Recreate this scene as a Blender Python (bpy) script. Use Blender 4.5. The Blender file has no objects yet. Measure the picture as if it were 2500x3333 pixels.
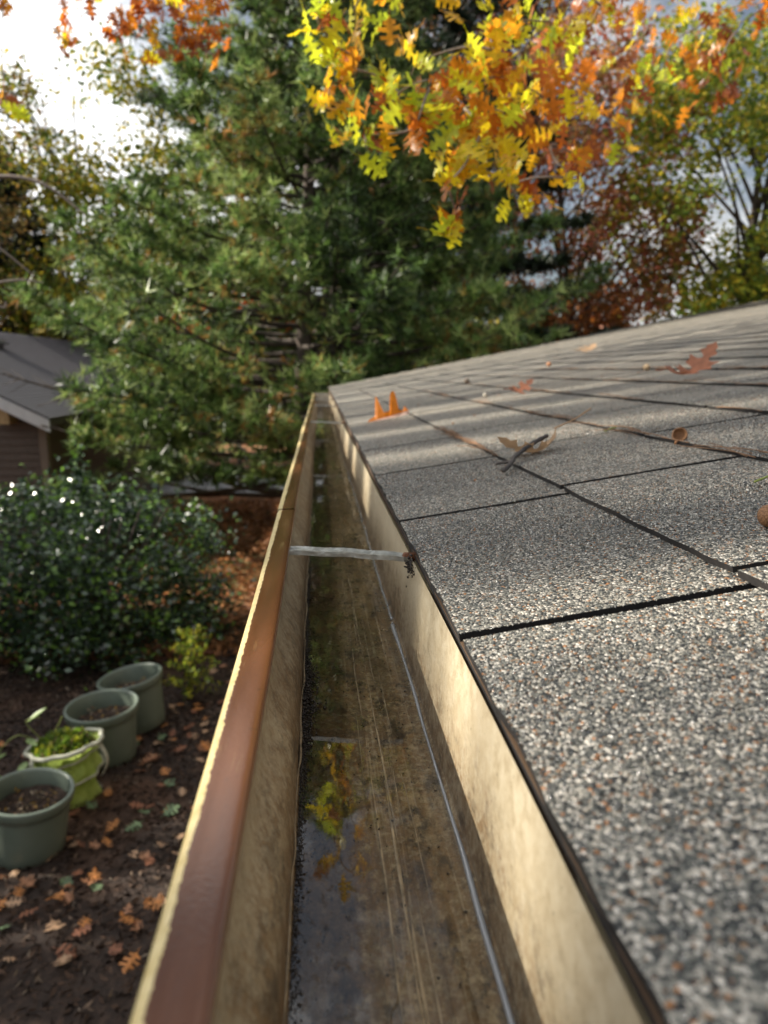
import bpy, math, random
import numpy as np
from mathutils import Vector, Matrix

R = math.radians
scene = bpy.context.scene
col = scene.collection
rng = np.random.default_rng(7)
random.seed(7)

# ------------------------------------------------------------------ camera, sky, sun, exposure
cam = bpy.data.cameras.new('camera')
cam_o = bpy.data.objects.new('camera', cam)
col.objects.link(cam_o)
cam.sensor_fit = 'VERTICAL'
cam.sensor_height = 24.0
cam.lens = 16.643
cam.clip_start = 0.02
cam.clip_end = 500
yaw, pitch = R(5.096), R(11.281)
cam_o.location = (0, 0, 0)
cam_o.rotation_euler = (R(90) - pitch, 0, -yaw)
cam.dof.use_dof = True
cam.dof.focus_distance = 0.50
cam.dof.aperture_fstop = 5.6
cam.dof.aperture_blades = 0
scene.camera = cam_o

SUN_AZ, SUN_EL = R(77), R(32.5)          # azimuth to the left of the gutter's direction (+Y)
world = bpy.data.worlds.new('World')
scene.world = world
world.use_nodes = True
wn, wl = world.node_tree.nodes, world.node_tree.links
sky = wn.new('ShaderNodeTexSky')
sky.sky_type = 'NISHITA'
sky.sun_disc = False
sky.sun_elevation = SUN_EL
sky.sun_rotation = -SUN_AZ
sky.dust_density = 2.0
tc = wn.new('ShaderNodeTexCoord')
mp = wn.new('ShaderNodeMapping')
mp.inputs['Scale'].default_value = (1.0, 1.0, 1.7)
mp.inputs['Location'].default_value = (3.64, 3.49, 0.95)
cn = wn.new('ShaderNodeTexNoise')
cn.inputs['Scale'].default_value = 2.6
cn.inputs['Detail'].default_value = 7
cn.inputs['Roughness'].default_value = 0.6
cr = wn.new('ShaderNodeValToRGB')
cr.color_ramp.elements[0].position = 0.45
cr.color_ramp.elements[0].color = (0.13, 0.13, 0.13, 1)
cr.color_ramp.elements[1].position = 0.57
cr.color_ramp.elements[1].color = (1, 1, 1, 1)
mx = wn.new('ShaderNodeMix')
mx.data_type = 'RGBA'
# sunlit cloud: brighter towards the sun, as thin cloud is
dp = wn.new('ShaderNodeVectorMath'); dp.operation = 'DOT_PRODUCT'
dp.inputs[1].default_value = (-math.sin(SUN_AZ) * math.cos(SUN_EL), math.cos(SUN_AZ) * math.cos(SUN_EL), math.sin(SUN_EL))
nrm = wn.new('ShaderNodeVectorMath'); nrm.operation = 'NORMALIZE'
wl.new(tc.outputs['Generated'], nrm.inputs[0])
wl.new(nrm.outputs[0], dp.inputs[0])
mr = wn.new('ShaderNodeMapRange')
mr.inputs[1].default_value = 0.15; mr.inputs[2].default_value = 1.0; mr.inputs[3].default_value = 11.0; mr.inputs[4].default_value = 40.0
wl.new(dp.outputs['Value'], mr.inputs[0])
cb = wn.new('ShaderNodeCombineColor')
for i_ in range(3):
    wl.new(mr.outputs[0], cb.inputs[i_])
wl.new(cb.outputs[0], mx.inputs['B'])
wl.new(tc.outputs['Generated'], mp.inputs[0])
wl.new(mp.outputs[0], cn.inputs['Vector'])
wl.new(cn.outputs['Fac'], cr.inputs[0])
sz = wn.new('ShaderNodeSeparateXYZ')
wl.new(tc.outputs['Generated'], sz.inputs[0])
hm = wn.new('ShaderNodeMapRange')
hm.inputs[1].default_value = -0.02; hm.inputs[2].default_value = 0.03
wl.new(sz.outputs[2], hm.inputs[0])
cm = wn.new('ShaderNodeMath'); cm.operation = 'MULTIPLY'
wl.new(cr.outputs[0], cm.inputs[0]); wl.new(hm.outputs[0], cm.inputs[1])
wl.new(cm.outputs[0], mx.inputs['Factor'])
wl.new(sky.outputs[0], mx.inputs['A'])
wl.new(mx.outputs['Result'], wn['Background'].inputs[0])
wn['Background'].inputs[1].default_value = 0.050

sun = bpy.data.lights.new('sun', 'SUN')
sun.energy = 5.0
sun.angle = R(0.53)
sun.color = (1.0, 0.92, 0.79)
sun_o = bpy.data.objects.new('sun', sun)
col.objects.link(sun_o)
sd = Vector((-math.sin(SUN_AZ) * math.cos(SUN_EL), math.cos(SUN_AZ) * math.cos(SUN_EL), math.sin(SUN_EL)))
sun_o.rotation_euler = sd.to_track_quat('Z', 'Y').to_euler()
sun_o.location = sd * 30

scene.view_settings.view_transform = 'Standard'
scene.view_settings.look = 'None'
scene.view_settings.gamma = 1.0
scene.view_settings.use_curve_mapping = False
scene.view_settings.exposure = 0.78
scene.render.engine = 'CYCLES'
scene.cycles.max_bounces = 7
scene.cycles.transparent_max_bounces = 12
scene.cycles.caustics_reflective = False
scene.cycles.caustics_refractive = False
scene.cycles.use_denoising = True
scene.cycles.sample_clamp_indirect = 6.0

# ------------------------------------------------------------------ material helpers
class NT:
    def __init__(s, name):
        s.m = bpy.data.materials.new(name)
        s.m.use_nodes = True
        s.t = s.m.node_tree
        s.n = s.t.nodes
        s.l = s.t.links
        s.b = s.n['Principled BSDF']
        s.out = s.n['Material Output']
    def new(s, typ, **kw):
        nd = s.n.new(typ)
        for k, v in kw.items():
            if hasattr(nd, k):
                setattr(nd, k, v)
            else:
                nd.inputs[k.replace('_', ' ')].default_value = v
        return nd
    def link(s, a, b):
        s.l.new(a, b)
    def coord(s, scale=(1, 1, 1), kind='position'):
        if kind == 'position':
            o = s.new('ShaderNodeNewGeometry').outputs['Position']
        else:
            o = s.new('ShaderNodeTexCoord').outputs['Object']
        m = s.new('ShaderNodeMapping')
        m.inputs['Scale'].default_value = scale
        s.link(o, m.inputs[0])
        return m.outputs[0]
    def noise(s, vec, scale, detail=4, rough=0.55):
        nd = s.new('ShaderNodeTexNoise')
        nd.inputs['Scale'].default_value = scale
        nd.inputs['Detail'].default_value = detail
        nd.inputs['Roughness'].default_value = rough
        s.link(vec, nd.inputs['Vector'])
        return nd.outputs['Fac']
    def ramp(s, fac, stops, interp='LINEAR'):
        nd = s.new('ShaderNodeValToRGB')
        cr_ = nd.color_ramp
        cr_.interpolation = interp
        while len(cr_.elements) < len(stops):
            cr_.elements.new(0.5)
        for e, (p, c) in zip(cr_.elements, stops):
            e.position = p
            if not isinstance(c, (tuple, list)):
                c = (c, c, c)
            e.color = (*c, 1)
        s.link(fac, nd.inputs[0])
        return nd.outputs[0]
    def mix(s, fac, a, b, blend='MIX'):
        nd = s.new('ShaderNodeMix')
        nd.data_type = 'RGBA'
        nd.blend_type = blend
        for key, v in (('Factor', fac), ('A', a), ('B', b)):
            if hasattr(v, 'links') or hasattr(v, 'is_linked'):
                s.link(v, nd.inputs[key])
            elif key == 'Factor':
                nd.inputs[key].default_value = v
            else:
                nd.inputs[key].default_value = (*v, 1)
        return nd.outputs['Result']
    def math(s, op, a, b=0.0, clamp=False):
        nd = s.new('ShaderNodeMath')
        nd.operation = op
        nd.use_clamp = clamp
        for i, v in enumerate((a, b)):
            if hasattr(v, 'is_linked'):
                s.link(v, nd.inputs[i])
            else:
                nd.inputs[i].default_value = v
        return nd.outputs[0]
    def maprange(s, v, a, b, c=0.0, d=1.0):
        nd = s.new('ShaderNodeMapRange')
        s.link(v, nd.inputs[0])
        for i, x in enumerate((a, b, c, d)):
            nd.inputs[i + 1].default_value = x
        return nd.outputs[0]
    def bump(s, h, strength=0.3, dist=0.01):
        nd = s.new('ShaderNodeBump')
        nd.inputs['Strength'].default_value = strength
        nd.inputs['Distance'].default_value = dist
        s.link(h, nd.inputs['Height'])
        s.link(nd.outputs[0], s.b.inputs['Normal'])
        return nd
    def xyz(s, vec):
        nd = s.new('ShaderNodeSeparateXYZ')
        s.link(vec, nd.inputs[0])
        return nd.outputs
    def setc(s, c):
        if hasattr(c, 'is_linked'):
            s.link(c, s.b.inputs['Base Color'])
        else:
            s.b.inputs['Base Color'].default_value = (*c, 1)
    def setr(s, r):
        if hasattr(r, 'is_linked'):
            s.link(r, s.b.inputs['Roughness'])
        else:
            s.b.inputs['Roughness'].default_value = r

def simple(name, c, r=0.6, nscale=0, namt=0.3, bump=0, metallic=0):
    t = NT(name)
    if nscale:
        v = t.coord()
        f = t.noise(v, nscale, 5)
        lo = tuple(x * (1 - namt) for x in c)
        hi = tuple(min(1, x * (1 + namt)) for x in c)
        t.setc(t.ramp(f, [(0.3, lo), (0.7, hi)]))
        if bump:
            t.bump(f, bump, 0.01)
    else:
        t.setc(c)
    t.setr(r)
    t.b.inputs['Metallic'].default_value = metallic
    return t.m

def leaf_mat(name, trans=0.5, rough=0.45, spec=0.4, veins=False):
    t = NT(name)
    at = t.new('ShaderNodeAttribute')
    at.attribute_name = 'Col'
    c = at.outputs['Color']
    v = t.coord()
    f = t.noise(v, 45 if veins else 12, 3)
    c2 = t.mix(1.0, c, t.ramp(f, [(0.3, 0.72), (0.7, 1.2)]), 'MULTIPLY')
    t.setc(c2)
    t.setr(rough)
    t.b.inputs['Specular IOR Level'].default_value = spec
    tr = t.new('ShaderNodeBsdfTranslucent')
    t.link(c2, tr.inputs['Color'])
    ms = t.new('ShaderNodeMixShader')
    ms.inputs[0].default_value = trans
    t.link(t.b.outputs[0], ms.inputs[1])
    t.link(tr.outputs[0], ms.inputs[2])
    t.link(ms.outputs[0], t.out.inputs[0])
    return t.m

def objcol_leaf_mat(name, c, trans=0.5, rough=0.5, spots=0.3):
    t = NT(name)
    v = t.coord()
    f = t.noise(v, 55, 4)
    lo = tuple(x * (1 - spots) for x in c)
    hi = tuple(min(1, x * (1 + spots)) for x in c)
    c2 = t.ramp(f, [(0.3, lo), (0.7, hi)])
    t.setc(c2)
    t.setr(rough)
    tr = t.new('ShaderNodeBsdfTranslucent')
    t.link(c2, tr.inputs['Color'])
    ms = t.new('ShaderNodeMixShader')
    ms.inputs[0].default_value = trans
    t.link(t.b.outputs[0], ms.inputs[1])
    t.link(tr.outputs[0], ms.inputs[2])
    t.link(ms.outputs[0], t.out.inputs[0])
    return t.m

# ------------------------------------------------------------------ mesh helpers
def np_mesh(name, V, F, fc=None, mat=None, smooth=False):
    """V (n,3), F (m,k) all faces with k corners, fc per-face colour (m,3)"""
    V = np.ascontiguousarray(V, dtype=np.float32)
    F = np.ascontiguousarray(F, dtype=np.int32)
    me = bpy.data.meshes.new(name)
    m, k = F.shape
    me.vertices.add(len(V))
    me.vertices.foreach_set('co', V.ravel())
    me.loops.add(m * k)
    me.loops.foreach_set('vertex_index', F.ravel())
    me.polygons.add(m)
    me.polygons.foreach_set('loop_start', np.arange(m, dtype=np.int32) * k)
    me.polygons.foreach_set('loop_total', np.full(m, k, dtype=np.int32))
    if smooth:
        me.polygons.foreach_set('use_smooth', np.ones(m, dtype=bool))
    me.update(calc_edges=True)
    if fc is not None:
        a = me.color_attributes.new('Col', 'FLOAT_COLOR', 'CORNER')
        c4 = np.ones((m, 4), dtype=np.float32)
        c4[:, :3] = fc
        a.data.foreach_set('color', np.repeat(c4, k, axis=0).ravel())
    if mat:
        me.materials.append(mat)
    return me

def link(name, me, parent=None, **props):
    o = bpy.data.objects.new(name, me)
    col.objects.link(o)
    if parent is not None:
        o.parent = parent
    for k, v in props.items():
        o[k] = v
    return o

def empty(name, loc, label, cat, group=None):
    o = bpy.data.objects.new(name, None)
    o.empty_display_size = 0.1
    col.objects.link(o)
    o.location = loc
    o['label'] = label
    o['category'] = cat
    if group:
        o['group'] = group
    return o

class MB:
    """collects verts / faces for one mesh"""
    def __init__(s):
        s.v, s.f = [], []
    def add(s, vs, fs):
        b = len(s.v)
        s.v += [tuple(v) for v in vs]
        s.f += [tuple(b + i for i in f) for f in fs]
    def box(s, x0, x1, y0, y1, z0, z1, M=None):
        vs = [Vector((x, y, z)) for z in (z0, z1) for y in (y0, y1) for x in (x0, x1)]
        if M is not None:
            vs = [M @ v for v in vs]
        s.add(vs, [(0, 2, 3, 1), (4, 5, 7, 6), (0, 1, 5, 4), (2, 6, 7, 3), (0, 4, 6, 2), (1, 3, 7, 5)])
    def tube(s, pts, rad, n=8, cap=True):
        pts = [Vector(p) for p in pts]
        rs = rad if hasattr(rad, '__len__') else [rad] * len(pts)
        rings = []
        up = Vector((0.13, 0.21, 0.97))
        for i, p in enumerate(pts):
            d = (pts[min(i + 1, len(pts) - 1)] - pts[max(i - 1, 0)])
            if d.length < 1e-9:
                d = Vector((0, 0, 1))
            d.normalize()
            a = d.cross(up)
            if a.length < 0.05:
                a = d.cross(Vector((1, 0, 0)))
            a.normalize()
            b = d.cross(a)
            rings.append([p + (a * math.cos(2 * math.pi * k / n) + b * math.sin(2 * math.pi * k / n)) * rs[i] for k in range(n)])
        vs = [v for r in rings for v in r]
        fs = []
        for i in range(len(pts) - 1):
            for k in range(n):
                fs.append((i * n + k, i * n + (k + 1) % n, (i + 1) * n + (k + 1) % n, (i + 1) * n + k))
        if cap:
            fs.append(tuple(reversed(range(n))))
            fs.append(tuple((len(pts) - 1) * n + k for k in range(n)))
        s.add(vs, fs)
    def lathe(s, prof, n=48, M=None):
        vs, fs = [], []
        for (r, z) in prof:
            for k in range(n):
                a = 2 * math.pi * k / n
                v = Vector((r * math.cos(a), r * math.sin(a), z))
                vs.append(M @ v if M is not None else v)
        for i in range(len(prof) - 1):
            for k in range(n):
                fs.append((i * n + k, i * n + (k + 1) % n, (i + 1) * n + (k + 1) % n, (i + 1) * n + k))
        s.add(vs, fs)
    def mesh(s, name, mat, smooth=False):
        me = bpy.data.meshes.new(name)
        me.from_pydata(s.v, [], s.f)
        if smooth:
            me.polygons.foreach_set('use_smooth', [True] * len(me.polygons))
        if mat:
            me.materials.append(mat)
        me.update()
        return me
    def build(s, name, mat, parent=None, smooth=False, **props):
        return link(name, s.mesh(name, mat, smooth), parent, **props)

def vnoise(x, seed=0):
    """smooth 1-d noise, numpy"""
    x = np.asarray(x, dtype=float)
    i = np.floor(x).astype(int)
    f = x - i
    f = f * f * (3 - 2 * f)
    def h(k):
        s = np.sin((k + seed * 57.3) * 127.1) * 43758.5453
        return s - np.floor(s)
    return h(i) * (1 - f) + h(i + 1) * f

def rand_unit(n):
    d = rng.normal(size=(n, 3))
    return d / np.linalg.norm(d, axis=1)[:, None]

PAL = {
    'Y': [(0.88, 0.62, 0.02), (0.92, 0.74, 0.03), (0.82, 0.46, 0.02)],
    'G': [(0.66, 0.72, 0.04), (0.82, 0.78, 0.04), (0.50, 0.60, 0.04)],
    'O': [(0.66, 0.24, 0.02), (0.58, 0.17, 0.02), (0.74, 0.34, 0.02)],
    'R': [(0.34, 0.09, 0.02), (0.26, 0.08, 0.025), (0.42, 0.13, 0.02)],
}

# ------------------------------------------------------------------ ground
def sstep(a, b, x):
    t = np.clip((np.asarray(x, dtype=float) - a) / (b - a), 0, 1)
    return t * t * (3 - 2 * t)
def gz(x, y):
    z = -2.41 - 0.08 * np.clip(np.asarray(y, dtype=float) - 3.4, -1.0, 2.6)
    z = z - 0.7 * sstep(-3.2, -6.0, np.asarray(x, dtype=float)) - 0.02 * np.clip(np.asarray(y) - 8, 0, 30)
    return z

def ground_mat():
    t = NT('mulch_and_pine_straw')
    v = t.coord()
    a = t.noise(v, 26, 8, 0.7)
    b = t.noise(v, 120, 4, 0.7)
    c1 = t.ramp(a, [(0.28, (0.012, 0.008, 0.006)), (0.52, (0.045, 0.028, 0.020)), (0.72, (0.10, 0.062, 0.042))])
    straw = t.ramp(b, [(0.3, (0.18, 0.070, 0.028)), (0.7, (0.52, 0.23, 0.10))])
    y = t.xyz(t.coord())[1]
    w = t.noise(v, 0.9, 4)
    m = t.math('ADD', t.maprange(y, 6.2, 8.5), t.math('MULTIPLY', t.math('SUBTRACT', w, 0.5), 1.6))
    m = t.math('MULTIPLY', m, 1.0, True)
    grass = t.ramp(b, [(0.3, (0.05, 0.07, 0.018)), (0.7, (0.16, 0.17, 0.05))])
    c2 = t.mix(t.ramp(t.noise(v, 0.35, 3), [(0.5, 0), (0.62, 1)]), straw, grass)
    t.setc(t.mix(m, c1, c2))
    t.setr(0.9)
    t.bump(a, 0.9, 0.03)
    return t.m

xs = np.concatenate([np.linspace(-150, -8, 24)[:-1], np.linspace(-8, 1, 91), np.linspace(1, 150, 26)[1:]])
ys = np.concatenate([np.linspace(-60, 0, 14)[:-1], np.linspace(0, 9, 91), np.linspace(9, 200, 40)[1:]])
gx, gy = np.meshgrid(xs, ys)
gzv = gz(gx, gy) + 0.015 * np.sin(gx * 3.1 + gy * 1.7) + 0.012 * np.sin(gx * 7.3 - gy * 5.1) 
V = np.stack([gx.ravel(), gy.ravel(), gzv.ravel()], 1)
nx, ny = len(xs), len(ys)
ii = (np.arange(ny - 1)[:, None] * nx + np.arange(nx - 1)[None, :]).ravel()
F = np.stack([ii, ii + 1, ii + nx + 1, ii + nx], 1)
link('ground', np_mesh('ground', V, F, None, ground_mat(), True), kind='structure')
# pale driveway seen under the pine boughs
def strip(name, x0, x1, y0, y1, up, mat):
    xx = np.linspace(x0, x1, 60)
    V = np.concatenate([np.stack([xx, np.full_like(xx, y0), gz(xx, y0) + up], 1), np.stack([xx, np.full_like(xx, y1), gz(xx, y1) + up], 1)])
    i = np.arange(59)
    F = np.stack([i, i + 1, i + 61, i + 60], 1)
    link(name, np_mesh(name, V, F, None, mat), kind='structure')
strip('driveway', -14, 30, 16.0, 19.5, 0.05, simple('pale_concrete', (0.42, 0.43, 0.45), 0.8, 6, 0.2))

# ------------------------------------------------------------------ roof plane of the near house
TH = 0.17226
E0 = np.array([0.0774, 0.0, -0.1444])
UD = np.array([math.cos(TH), 0, math.sin(TH)])
ND = np.array([-math.sin(TH), 0, math.cos(TH)])
def roof_pt(u, y, n=0.0):
    u, y, n = np.broadcast_arrays(np.asarray(u, float), np.asarray(y, float), np.asarray(n, float))
    return E0 + u[..., None] * UD + n[..., None] * ND + y[..., None] * np.array([0, 1.0, 0])
def eave_dy(y):
    return -0.0 * y

def granule_color_nodes(t, vec):
    vo = t.new('ShaderNodeTexVoronoi')
    vo.inputs['Scale'].default_value = 620
    t.link(vec, vo.inputs['Vector'])
    sx = t.new('ShaderNodeSeparateColor')
    t.link(vo.outputs['Color'], sx.inputs[0])
    c = t.ramp(sx.outputs[0], [(0.0, (0.020, 0.022, 0.024)), (0.20, (0.075, 0.082, 0.078)), (0.42, (0.20, 0.20, 0.18)),
                               (0.66, (0.40, 0.38, 0.34)), (0.84, (0.68, 0.65, 0.60)), (0.94, (0.34, 0.15, 0.05)), (0.965, (0.26, 0.17, 0.10))], 'CONSTANT')
    return c, vo, sx

def shingle_mat():
    t = NT('asphalt_shingle')
    v = t.coord()
    c, vo, sx = granule_color_nodes(t, v)
    big = t.noise(v, 3.0, 5, 0.6)
    tint = t.ramp(big, [(0.3, (0.78, 0.77, 0.74)), (0.7, (1.14, 1.09, 1.0))])
    c = t.mix(1.0, c, tint, 'MULTIPLY')
    oi = t.new('ShaderNodeObjectInfo')
    rv = t.ramp(oi.outputs['Random'], [(0, 0.86), (1, 1.12)])
    c = t.mix(1.0, c, rv, 'MULTIPLY')
    t.setc(c)
    t.setr(0.55)
    t.b.inputs['Specular IOR Level'].default_value = 0.5
    h = t.math('SUBTRACT', sx.outputs[1], t.math('MULTIPLY', vo.outputs['Distance'], 1.6))
    t.bump(h, 0.8, 0.0012)
    return t.m

def granule_mat():
    t = NT('mineral_granules')
    at = t.new('ShaderNodeAttribute')
    at.attribute_name = 'Col'
    t.setc(at.outputs['Color'])
    t.setr(0.13)
    t.b.inputs['Specular IOR Level'].default_value = 1.0
    return t.m

M_SH = shingle_mat()
M_EDGE = simple('black_asphalt_edge', (0.012, 0.010, 0.009), 0.85, 300, 0.5)
M_DECK = simple('slot_shade_underlay', (0.012, 0.011, 0.011), 0.9, 60, 0.3)  # asphalt deck painted near black for the shade in the shingle slots
M_TRIMBROWN = simple('brown_painted_wood', (0.12, 0.075, 0.045), 0.6, 30, 0.25)

house = empty('house', (1.0, 2.0, -2.5), 'house whose grey shingle roof rises beside the rain gutter', 'house')
hl = Vector(house.location)
def hlink(name, me, parent=house, **p):
    o = link(name, me, parent, **p)
    if parent is house:
        o.location = -hl
    return o
# end of the roof runs slightly away from the square; deck under the shingles
YA, YB0 = -1.5, 6.35
def rake_y(u):
    return YB0 + 0.80 * u
UMAX = 8.2
b = MB()
dk = [roof_pt(u, y, n) for n in (-0.032, -0.0125) for (u, y) in ((-0.0005, YA), (UMAX, YA), (UMAX, rake_y(UMAX) - 0.01), (-0.0005, rake_y(0) - 0.01))]
b.add(dk, [(0, 3, 2, 1), (4, 5, 6, 7), (0, 1, 5, 4), (1, 2, 6, 5), (2, 3, 7, 6), (3, 0, 4, 7)])
deck = hlink('roof', b.mesh('roof', M_DECK))
# house body below
b = MB()
b.box(0.50, 6.0, YA, 6.0, -2.9, -0.26)
hlink('wall', b.mesh('wall', simple('tan_siding', (0.35, 0.30, 0.24), 0.7, 8, 0.1)))
b = MB()
b.box(0.0795, 0.10, YA, 6.25, -0.33, -0.156)
hlink('fascia_board', b.mesh('fascia_board', M_TRIMBROWN))
b = MB()
b.box(0.1005, 0.499, YA, 6.2, -0.30, -0.285)
hlink('soffit', b.mesh('soffit', simple('white_soffit', (0.6, 0.58, 0.52), 0.6, 20, 0.1)))

# shingle tabs: each course overlaps the one below
TABW, SLOT, THK = 0.305, 0.0082, 0.0052
U_EDGE = [-0.002, 0.166, 0.352]
while U_EDGE[-1] < UMAX - 0.2:
    U_EDGE.append(U_EDGE[-1] + 0.170)
OFFS = [0.057, 0.076, -0.010, 0.14, 0.05, 0.10]
for k in range(6, 70):
    OFFS.append(random.uniform(0, 0.3))

def tab_mesh(width, length, seed):
    """one tab: butt edge at u=0, lies on the course below, wavy rough edges"""
    r = random.Random(seed)
    nu, nyy = 5, 12
    V, F = [], []
    for iu in range(nu + 1):
        for iy in range(nyy + 1):
            u = iu / nu * length
            y = iy / nyy * width
            if iu == 0:
                u += r.uniform(-0.0012, 0.0012)
            if iy in (0, nyy):
                y += r.uniform(-0.0009, 0.0009)
            top = THK * 1.0 * (1 - 0.95 * u / length) + 0.0004 * math.sin(y * 19 + seed) + r.uniform(-0.0002, 0.0002)
            V.append((u, y, top))
    nt = len(V)
    for iu in range(nu + 1):
        for iy in range(nyy + 1):
            x, y, z = V[iu * (nyy + 1) + iy]
            V.append((x, y, z - THK))
    W = nyy + 1
    for iu in range(nu):
        for iy in range(nyy):
            a = iu * W + iy
            F.append((a, a + W, a + W + 1, a + 1))
    per = [iy for iy in range(W)]
    for iy in range(nyy):
        F.append((iy, iy + 1, nt + iy + 1, nt + iy))
    for iu in range(nu):
        a, c = iu * W, (iu + 1) * W
        F.append((a, nt + a, nt + c, c))
        a, c = iu * W + nyy, (iu + 1) * W + nyy
        F.append((a, c, nt + c, nt + a))
    me = bpy.data.meshes.new('shingle')
    me.from_pydata(V, [], F)
    me.materials.append(M_SH)
    me.materials.append(M_EDGE)
    me.polygons.foreach_set('material_index', [0 if i < nu * nyy else 1 for i in range(len(F))])
    me.update()
    return me

ROT = Matrix(((UD[0], 0, ND[0]), (0, 1, 0), (UD[2], 0, ND[2]))).to_4x4()
tabs = []                        # (distance, course, y0, width)
for c_, u0 in enumerate(U_EDGE[:-1]):
    y = YA - 0.4 + ((OFFS[c_] - YA + 0.4) % TABW)
    ymax = rake_y(u0 + 0.1)
    while y < ymax:
        w = min(TABW, ymax - y)
        if w > 0.03:
            tabs.append((math.hypot(0.077 + u0 + 0.08, (y + w / 2)), c_, y, w, y + w > 0.0))
        y += TABW
vis = [t for t in tabs if t[4]]
vis.sort(key=lambda t: t[0])
single = vis[:297]
rest = [t for t in tabs if t not in set(single)]
mesh_cache = {}
def tab_for(c_, w, i):
    L = (U_EDGE[c_ + 1] - U_EDGE[c_]) + 0.022
    key = (round(L, 3), round(w, 3), i % 4)
    if key not in mesh_cache:
        mesh_cache[key] = tab_mesh(w - SLOT, L, len(mesh_cache))
    return mesh_cache[key]
def tab_matrix(c_, y0, i):
    rr = random.Random(i * 13 + c_)
    loc = Vector(roof_pt(U_EDGE[c_] + rr.uniform(-0.001, 0.001) * min(1.0, y0 / 1.5), y0 + SLOT / 2, -0.0035 + 0.0006 * rr.random()))
    return Matrix.Translation(loc) @ ROT @ Matrix.Rotation(rr.uniform(-0.003, 0.003) * (0.15 if y0 < 0.6 else 1), 4, 'Z')
for i, (d, c_, y0, w, _) in enumerate(single):
    o = link('shingle', tab_for(c_, w, i), deck)
    o.matrix_local = tab_matrix(c_, y0, i)
b = MB()
for i, (d, c_, y0, w, _) in enumerate(rest):
    L = (U_EDGE[c_ + 1] - U_EDGE[c_]) + 0.022
    M = tab_matrix(c_, y0, i + 999)
    vs = [M @ Vector(p) for p in ((0, 0, THK), (L, 0, 0.0003), (L, w - SLOT, 0.0003), (0, w - SLOT, THK), (0, 0, 0), (L, 0, -THK), (L, w - SLOT, -THK), (0, w - SLOT, 0))]
    b.add(vs, [(0, 1, 2, 3), (0, 3, 7, 4), (0, 4, 5, 1), (3, 2, 6, 7), (1, 5, 6, 2)])
hlink('distant_shingles', b.mesh('distant_shingles', M_SH), deck, kind='stuff')

# mineral granules, real little stones on the nearest shingles
def granules():
    N = 500000
    y = rng.uniform(0.10, 1.35, N)
    u = rng.uniform(-0.002, 0.95, N)
    keep = (u < 0.06 + 0.66 * y)
    # thin out with distance
    keep &= rng.random(N) < np.clip(1.25 - 0.55 * y, 0.35, 1)
    y, u = y[keep], u[keep]
    c = np.searchsorted(np.array(U_EDGE), u, side='right') - 1
    c = np.clip(c, 0, 40)
    off = np.array(OFFS)[c]
    ph = (y - off) % TABW
    edge = np.minimum(ph, TABW - ph)
    keep = edge > SLOT / 2 - 0.0002
    y, u, c = y[keep], u[keep], c[keep]
    uu = u - np.array(U_EDGE)[c]
    L = (np.array(U_EDGE)[c + 1] - np.array(U_EDGE)[c]) + 0.022
    top = THK * (1 - 0.95 * uu / L) - 0.0035 + 0.0003
    n = len(y)
    P = roof_pt(u, y, top)
    # jittered octahedra
    base = np.array([(1, 0, 0), (-1, 0, 0), (0, 1, 0), (0, -1, 0), (0, 0, 1), (0, 0, -1)], float)
    tri = np.array([(0, 2, 4), (2, 1, 4), (1, 3, 4), (3, 0, 4)])         # upper faces
    tri2 = np.array([(2, 0, 5), (1, 2, 5), (3, 1, 5), (0, 3, 5)])
    Q = rand_unit(n) * 0.75 + ND
    Q /= np.linalg.norm(Q, axis=1)[:, None]
    A = np.cross(Q, rand_unit(n)); A /= np.linalg.norm(A, axis=1)[:, None]
    B = np.cross(Q, A)
    s = rng.uniform(0.00042, 0.00074, n) * (1 + 0.4 * (rng.random(n) > 0.93))
    Rm = np.stack([A * (s * rng.uniform(0.8, 1.3, n))[:, None], B * s[:, None], Q * (s * rng.uniform(0.6, 1.0, n))[:, None]], 1)
    Vv = np.einsum('ij,njk->nik', base, Rm) * rng.uniform(0.75, 1.25, (n, 6, 1)) + P[:, None, :]
    F = (tri[None] + (np.arange(n) * 6)[:, None, None]).reshape(-1, 3)
    pal = np.array([(0.020, 0.022, 0.026), (0.075, 0.082, 0.078), (0.20, 0.20, 0.18), (0.42, 0.40, 0.36), (0.72, 0.69, 0.64), (0.40, 0.17, 0.05), (0.24, 0.14, 0.08)])
    idx = rng.choice(7, n, p=[0.22, 0.27, 0.22, 0.15, 0.065, 0.035, 0.04])
    cc = pal[idx] * rng.uniform(0.52, 0.88, (n, 1)) * np.array([1.0, 1.0, 0.96])
    return np_mesh('granules', Vv.reshape(-1, 3), F, np.repeat(cc, 4, axis=0), granule_mat())
g = hlink('granules', granules(), deck, kind='stuff')

# ------------------------------------------------------------------ gutter
GY0, GY1 = -1.5, 5.55
def zslope(y):
    y = np.asarray(y, float)
    return -0.0045 * np.clip(y - 0.3, 0, 9) + 0.0011 * np.sin(y * 2.3)
def xwav(y):
    y = np.asarray(y, float)
    return 0.0016 * np.sin(y * 1.9 + 0.6) + 0.0008 * np.sin(y * 5.3)
ZL, ZF = -0.153, -0.245
XO, XI, XFL, XFR, XW = -0.0485, -0.0310, -0.0195, 0.0680, 0.0745

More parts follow.
